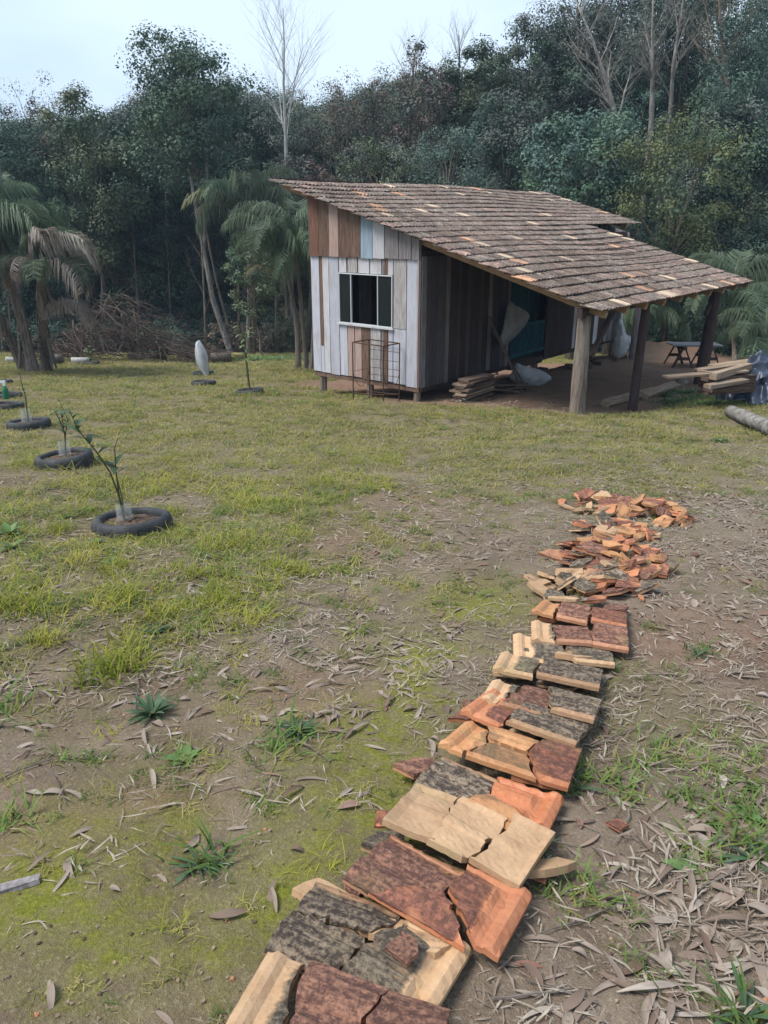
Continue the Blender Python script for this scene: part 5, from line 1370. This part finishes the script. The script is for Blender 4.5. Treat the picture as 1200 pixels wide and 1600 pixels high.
# fallen leaves
def dry_leaf(seed, L=.115, Wd=.016):
    rg = random.Random(seed); n = 8; curve = rg.choice([-1,1])*rg.uniform(.02,1.1)**1.3; twist = rg.uniform(-1.6,1.6); V = []; p = Vector((0,0)); a = -curve/2; arch = rg.uniform(-.004,.016)
    pts_ = []
    for i in range(n+1): pts_.append((p.copy(), a)); p = p+Vector((math.cos(a), math.sin(a)))*L/n; a += curve/n
    c = sum((q for q,_ in pts_), Vector((0,0)))/(n+1)
    fold = rg.uniform(.1,.7)
    for i,(q,a_) in enumerate(pts_):
        t = i/n; w_ = Wd*(math.sin(math.pi*min(1,t*.93+.05))**.7)*.5+.0006; s = Vector((-math.sin(a_), math.cos(a_)))
        z = .003+arch*math.sin(math.pi*t); tw = twist*(t-.5)
        for k in (-1,0,1):
            v = q-c+s*w_*k*math.cos(tw); V.append((v.x, v.y, z+w_*k*math.sin(tw)+abs(k)*w_*fold))
    Fc = []
    for i in range(n):
        b = i*3; Fc += [(b,b+3,b+4,b+1),(b+1,b+4,b+5,b+2)]
    return mesh('dry_leaf', V, Fc, [M_LIT], True)
DL = [dry_leaf(k, L=.085+.009*(k%8), Wd=.012+.0028*(k%6)) for k in range(22)]+[dry_leaf(60+k, L=.05+.01*k, Wd=.020+.004*k) for k in range(5)]+[dry_leaf(80+k, L=.13, Wd=.005) for k in range(3)]
rl = random.Random(99)
last_leaf = [None]
def put_leaf(x_, y_, rz, s, label, group, tilt=.0, dz=0):
    o = obj('dry_leaf', DL[rl.randrange(len(DL))], None, (x_, y_, g1(x_,y_)+dz)); o.rotation_euler = (rl.gauss(0,.1)+tilt, rl.gauss(0,.1), rz); o.scale = (s,)*3
    tag(o, label, 'leaf', group); last_leaf[0] = o
hand = [(350,1235,.3),(375,1295,.2),(300,1320,1.3),(465,1330,-.4),(355,1432,.1),(425,1400,1.5),(180,1390,-.5),(95,1380,1.4),(110,1360,-1.),(190,1280,1.8),(130,1300,.8),(50,1240,0),(310,1230,.9),(390,1240,-.4),(240,1220,-1.2),(540,1240,.9),(560,1245,.5),(545,1262,.2),(535,1225,-1.),(485,1400,1.2),(80,1560,-1.2),(560,1140,.9),(640,1110,.4),(620,1180,.1),(690,1140,1.3),(330,1195,.5),(60,1350,1.1),(760,1190,-.2),(120,1245,-.5),(500,1120,.6),(415,1210,-.3),(235,1180,-1.1),(270,1260,.3)]
hfl = []
for k,(px,py,rz) in enumerate(hand):
    p = at(px,py); put_leaf(p.x, p.y, rz, rl.uniform(.75,1.05), 'curved dry leaf lying alone on the mossy soil left of the tile row', 'dry leaves on the moss', dz=.05 if px == 760 else 0); hfl.append((last_leaf[0], 'curved dry leaf lying apart on the mossy soil'))
count_left(hfl)
cand = []
while len(cand) < 4600:
    y_ = 1.24+rl.random()**.8*6.3; x_ = rl.uniform(-1,1)*(.55*y_+.25)
    p = float(fbm(x_*1.7, y_*1.7, 81, 3)); rowx = .1+.42*(y_-1.3)*.62
    dens = .16+(1.0 if x_ > rowx else .4)*float(ss(.40,.56,p))+(.5 if (x_ > .6 and y_ < 2.2) else 0)
    if x_ < rowx and y_ < 2.4: dens *= .10
    if abs(x_-rowx) < .2: dens *= .1
    if rl.random() < dens*.8: cand.append((x_,y_,x_ > rowx))
cand.sort(key=lambda q: q[0]**2+q[1]**2)
lfl = []
LMK = [(at(560,1545).y,'the bottom edge'),(at(560,1495).y,'the nearest tile'),(at(590,1445).y,'the second nearest tile'),(at(590,1390).y,'the maroon streaked piece'),(at(700,1340).y,'the third nearest tile'),(at(740,1260).y,'the upturned tile'),(at(780,1180).y,'the glossy shard')]
for x_, y_, r_ in cand[:300-len(hand)]:
    lab = ('dry grey-brown leaf in the litter right of the tile row','dry leaves right of the tile row') if r_ else ('dry grey-brown leaf on the worn ground left of the tile row','dry leaves left of the tile row')
    lm = next((nm for yy_, nm in LMK if y_ < yy_), 'the last whole tile')
    put_leaf(x_, y_, rl.uniform(0,6.28), rl.uniform(.4,1.0)*(1.25 if (x_ > .5 and y_ < 1.9) else 1), *lab)
    lfl.append((last_leaf[0], 'dry leaf %s of the row by %s' % ('right' if r_ else 'left', lm)))
count_left(lfl)
rest = np.array([(a,b) for a,b,_ in cand[300-len(hand):]])
ex = rng.uniform(0,1,(3000,2)); ey = 6+ex[:,0]*9; exx = (ex[:,1]*2-1)*(.55*ey+.5)
pe, re_, ge, we, pe2 = fields(exx, ey); kp = rng.random(len(ey)) < (.9-.5*ge)*(1-pe2)*(.3+.7*ss(.42,.58,fbm(exx*1.3, ey*1.3, 83, 3))); rest = np.concatenate([rest, np.column_stack([exx,ey])[kp]])
nr = len(rest)
scatter('fallen_leaves', np.column_stack([rest, gz(rest[:,0],rest[:,1])]), np.column_stack([rng.normal(0,.15,nr),rng.normal(0,.15,nr),rng.uniform(0,6.28,nr)]), rng.uniform(.4,.95,nr), DL, rng.integers(0,len(DL),nr), 'small dry leaves strewn over the ground', 'leaves')
# twigs
twl = []
for k in range(26):
    px, py = rl.choice([(rl.uniform(820,1190),rl.uniform(1050,1580)),(rl.uniform(20,600),rl.uniform(880,1250))])
    p = at(px,py); a = rl.uniform(0,6.28); L_ = rl.uniform(.12,.35)*(1 if py > 1100 else 1.5); P = []
    for t in np.linspace(-.5,.5,5):
        x_, y_ = p.x+math.cos(a)*L_*t+rl.uniform(-.008,.008), p.y+math.sin(a)*L_*t+rl.uniform(-.008,.008); P.append(Vector((x_,y_,g1(x_,y_)+.012))-p)
    o = MB().tube(P, [.0022,.0032,.003,.0025,.0015], 5).build('twig', M_TWIG, None, p)
    twl.append((o, 'thin dry twig on the ground %s of the tile row' % ('right' if px > 800 else 'left')))
    tag(o, 'thin dry twig lying on the ground %s of the tile row' % ('right' if px > 800 else 'left'), 'twig', 'twigs %s of the tile row' % ('right' if px > 800 else 'left'))
count_left(twl)
p = at(20,1388); o = obj('wood_splinter', mesh('wood_splinter', boxv(-.075,.075,-.014,.014,0,.014,j=.004), BF, [PL['grey']]), None, p); o.rotation_euler = (0,-.05,.35); tag(o,'grey splinter of wood at the left edge on the mossy soil','wood piece')
# straw and shredded leaf bits
SM = [mat_plain('straw_bits_pale', (.21,.17,.125), (.34,.29,.225), 30, .85), mat_plain('straw_bits_brown', (.13,.095,.07), (.24,.18,.135), 30, .9)]
st_me = []
for k in range(8):
    V = []; Fc = []; rgk = random.Random(500+k)
    for q in range(7):
        a = rgk.uniform(0,6.28); cx_, cy_ = rgk.gauss(0,.05), rgk.gauss(0,.05); L_ = rgk.uniform(.02,.09); w_ = rgk.uniform(.0012,.004); b = len(V); z_ = rgk.uniform(.003,.012)
        d = Vector((math.cos(a), math.sin(a), rgk.uniform(-.06,.06))); n_ = Vector((-math.sin(a), math.cos(a), 0))*w_; c_ = Vector((cx_,cy_,z_)); m_ = c_+Vector((rgk.uniform(-.006,.006),rgk.uniform(-.006,.006),.002))
        V += [c_-d*L_/2-n_*.5, c_-d*L_/2+n_*.5, m_+n_, m_-n_, c_+d*L_/2]; Fc += [(b,b+1,b+2,b+3),(b+3,b+2,b+4)]
    st_me.append(mesh('straw', V, Fc, [SM[k % 2]]))
n = 15000; y_ = .9+rng.random(n)**.75*9; x_ = rng.uniform(-1,1,n)*(.56*y_+.4)
pp = fbm(x_*1.5, y_*1.5, 91, 4); rowx = .1+.26*(y_-1.3); wgt = np.where(x_ > rowx, .65, .35)*ss(.38,.62,pp)+.06
wgt = np.where((x_ < rowx)&(y_ < 2.6), wgt*.25, wgt); kp = rng.random(n) < wgt
x_, y_ = x_[kp], y_[kp]; n = len(x_)
scatter('dry_straw', np.column_stack([x_,y_,gz(x_,y_)]), np.column_stack([rng.normal(0,.08,n),rng.normal(0,.08,n),rng.uniform(0,6.28,n)]), rng.uniform(.6,1.3,n), st_me, rng.integers(0,8,n), 'shredded straw and leaf bits strewn over the soil', 'straw')
# wood chips and crumbs on the porch floor
n = 900; aa = rng.uniform(-.2,11,n); bb = rng.uniform(-3.9,.2,n); x_ = KX+aa*SA-bb*CA; y_ = KY+aa*CA+bb*SA
scatter('porch_debris', np.column_stack([x_,y_,gz(x_,y_)]), np.column_stack([rng.normal(0,.1,n),rng.normal(0,.1,n),rng.uniform(0,6.28,n)]), rng.uniform(.8,2.6,n), st_me, rng.integers(0,8,n), 'wood chips and crumbs on the earth floor of the porch', 'debris')
# grit: small clods
cl = [mesh('soil_clod', np.array([(math.cos(a)*math.cos(b)*.012*rl.uniform(.6,1.2), math.sin(a)*math.cos(b)*.012*rl.uniform(.6,1.2), math.sin(b)*.007) for b in (-.8,0,.8) for a in np.linspace(0,5.2,6)]), [(r*6+k, r*6+(k+1)%6, (r+1)*6+(k+1)%6, (r+1)*6+k) for r in range(2) for k in range(6)]+[(12,13,14,15,16,17)], [m_]) for m_ in (M_SOIL, mat_plain('pale_clod', (.16,.11,.075), (.30,.22,.15), 40, .95), mat_plain('tile_crumb', (.32,.13,.06), (.42,.22,.11), 40, .9))]
n = 2600; y_ = .9+rng.random(n)**1.3*6; x_ = rng.uniform(-1,1,n)*(.55*y_+.3)
scatter('soil_clods', np.column_stack([x_,y_,gz(x_,y_)+.002]), rng.uniform(0,6.28,(n,3))*[.1,.1,1], rng.uniform(.15,.7,n), cl, rng.choice(3,n,p=[.10,.86,.04]), 'small clods and crumbs on the bare soil')

# ------------------------------------------------------------------ damp air between the camera and the wood
hm_ = bpy.data.materials.new('damp_air'); hm_.use_nodes = True; ht = hm_.node_tree; ht.nodes.clear()
pv = ht.nodes.new('ShaderNodeVolumePrincipled'); pv.inputs['Color'].default_value = (.55,.76,1,1); pv.inputs['Density'].default_value = .0006; pv.inputs['Anisotropy'].default_value = 0.0
ho = ht.nodes.new('ShaderNodeOutputMaterial'); ht.links.new(pv.outputs[0], ho.inputs['Volume'])
tag(obj('haze', mesh('haze', boxv(-104,104,-54,134,-9,18.5), BF, [hm_])), 'thin bluish damp air over the clearing and the wood', kind='stuff')
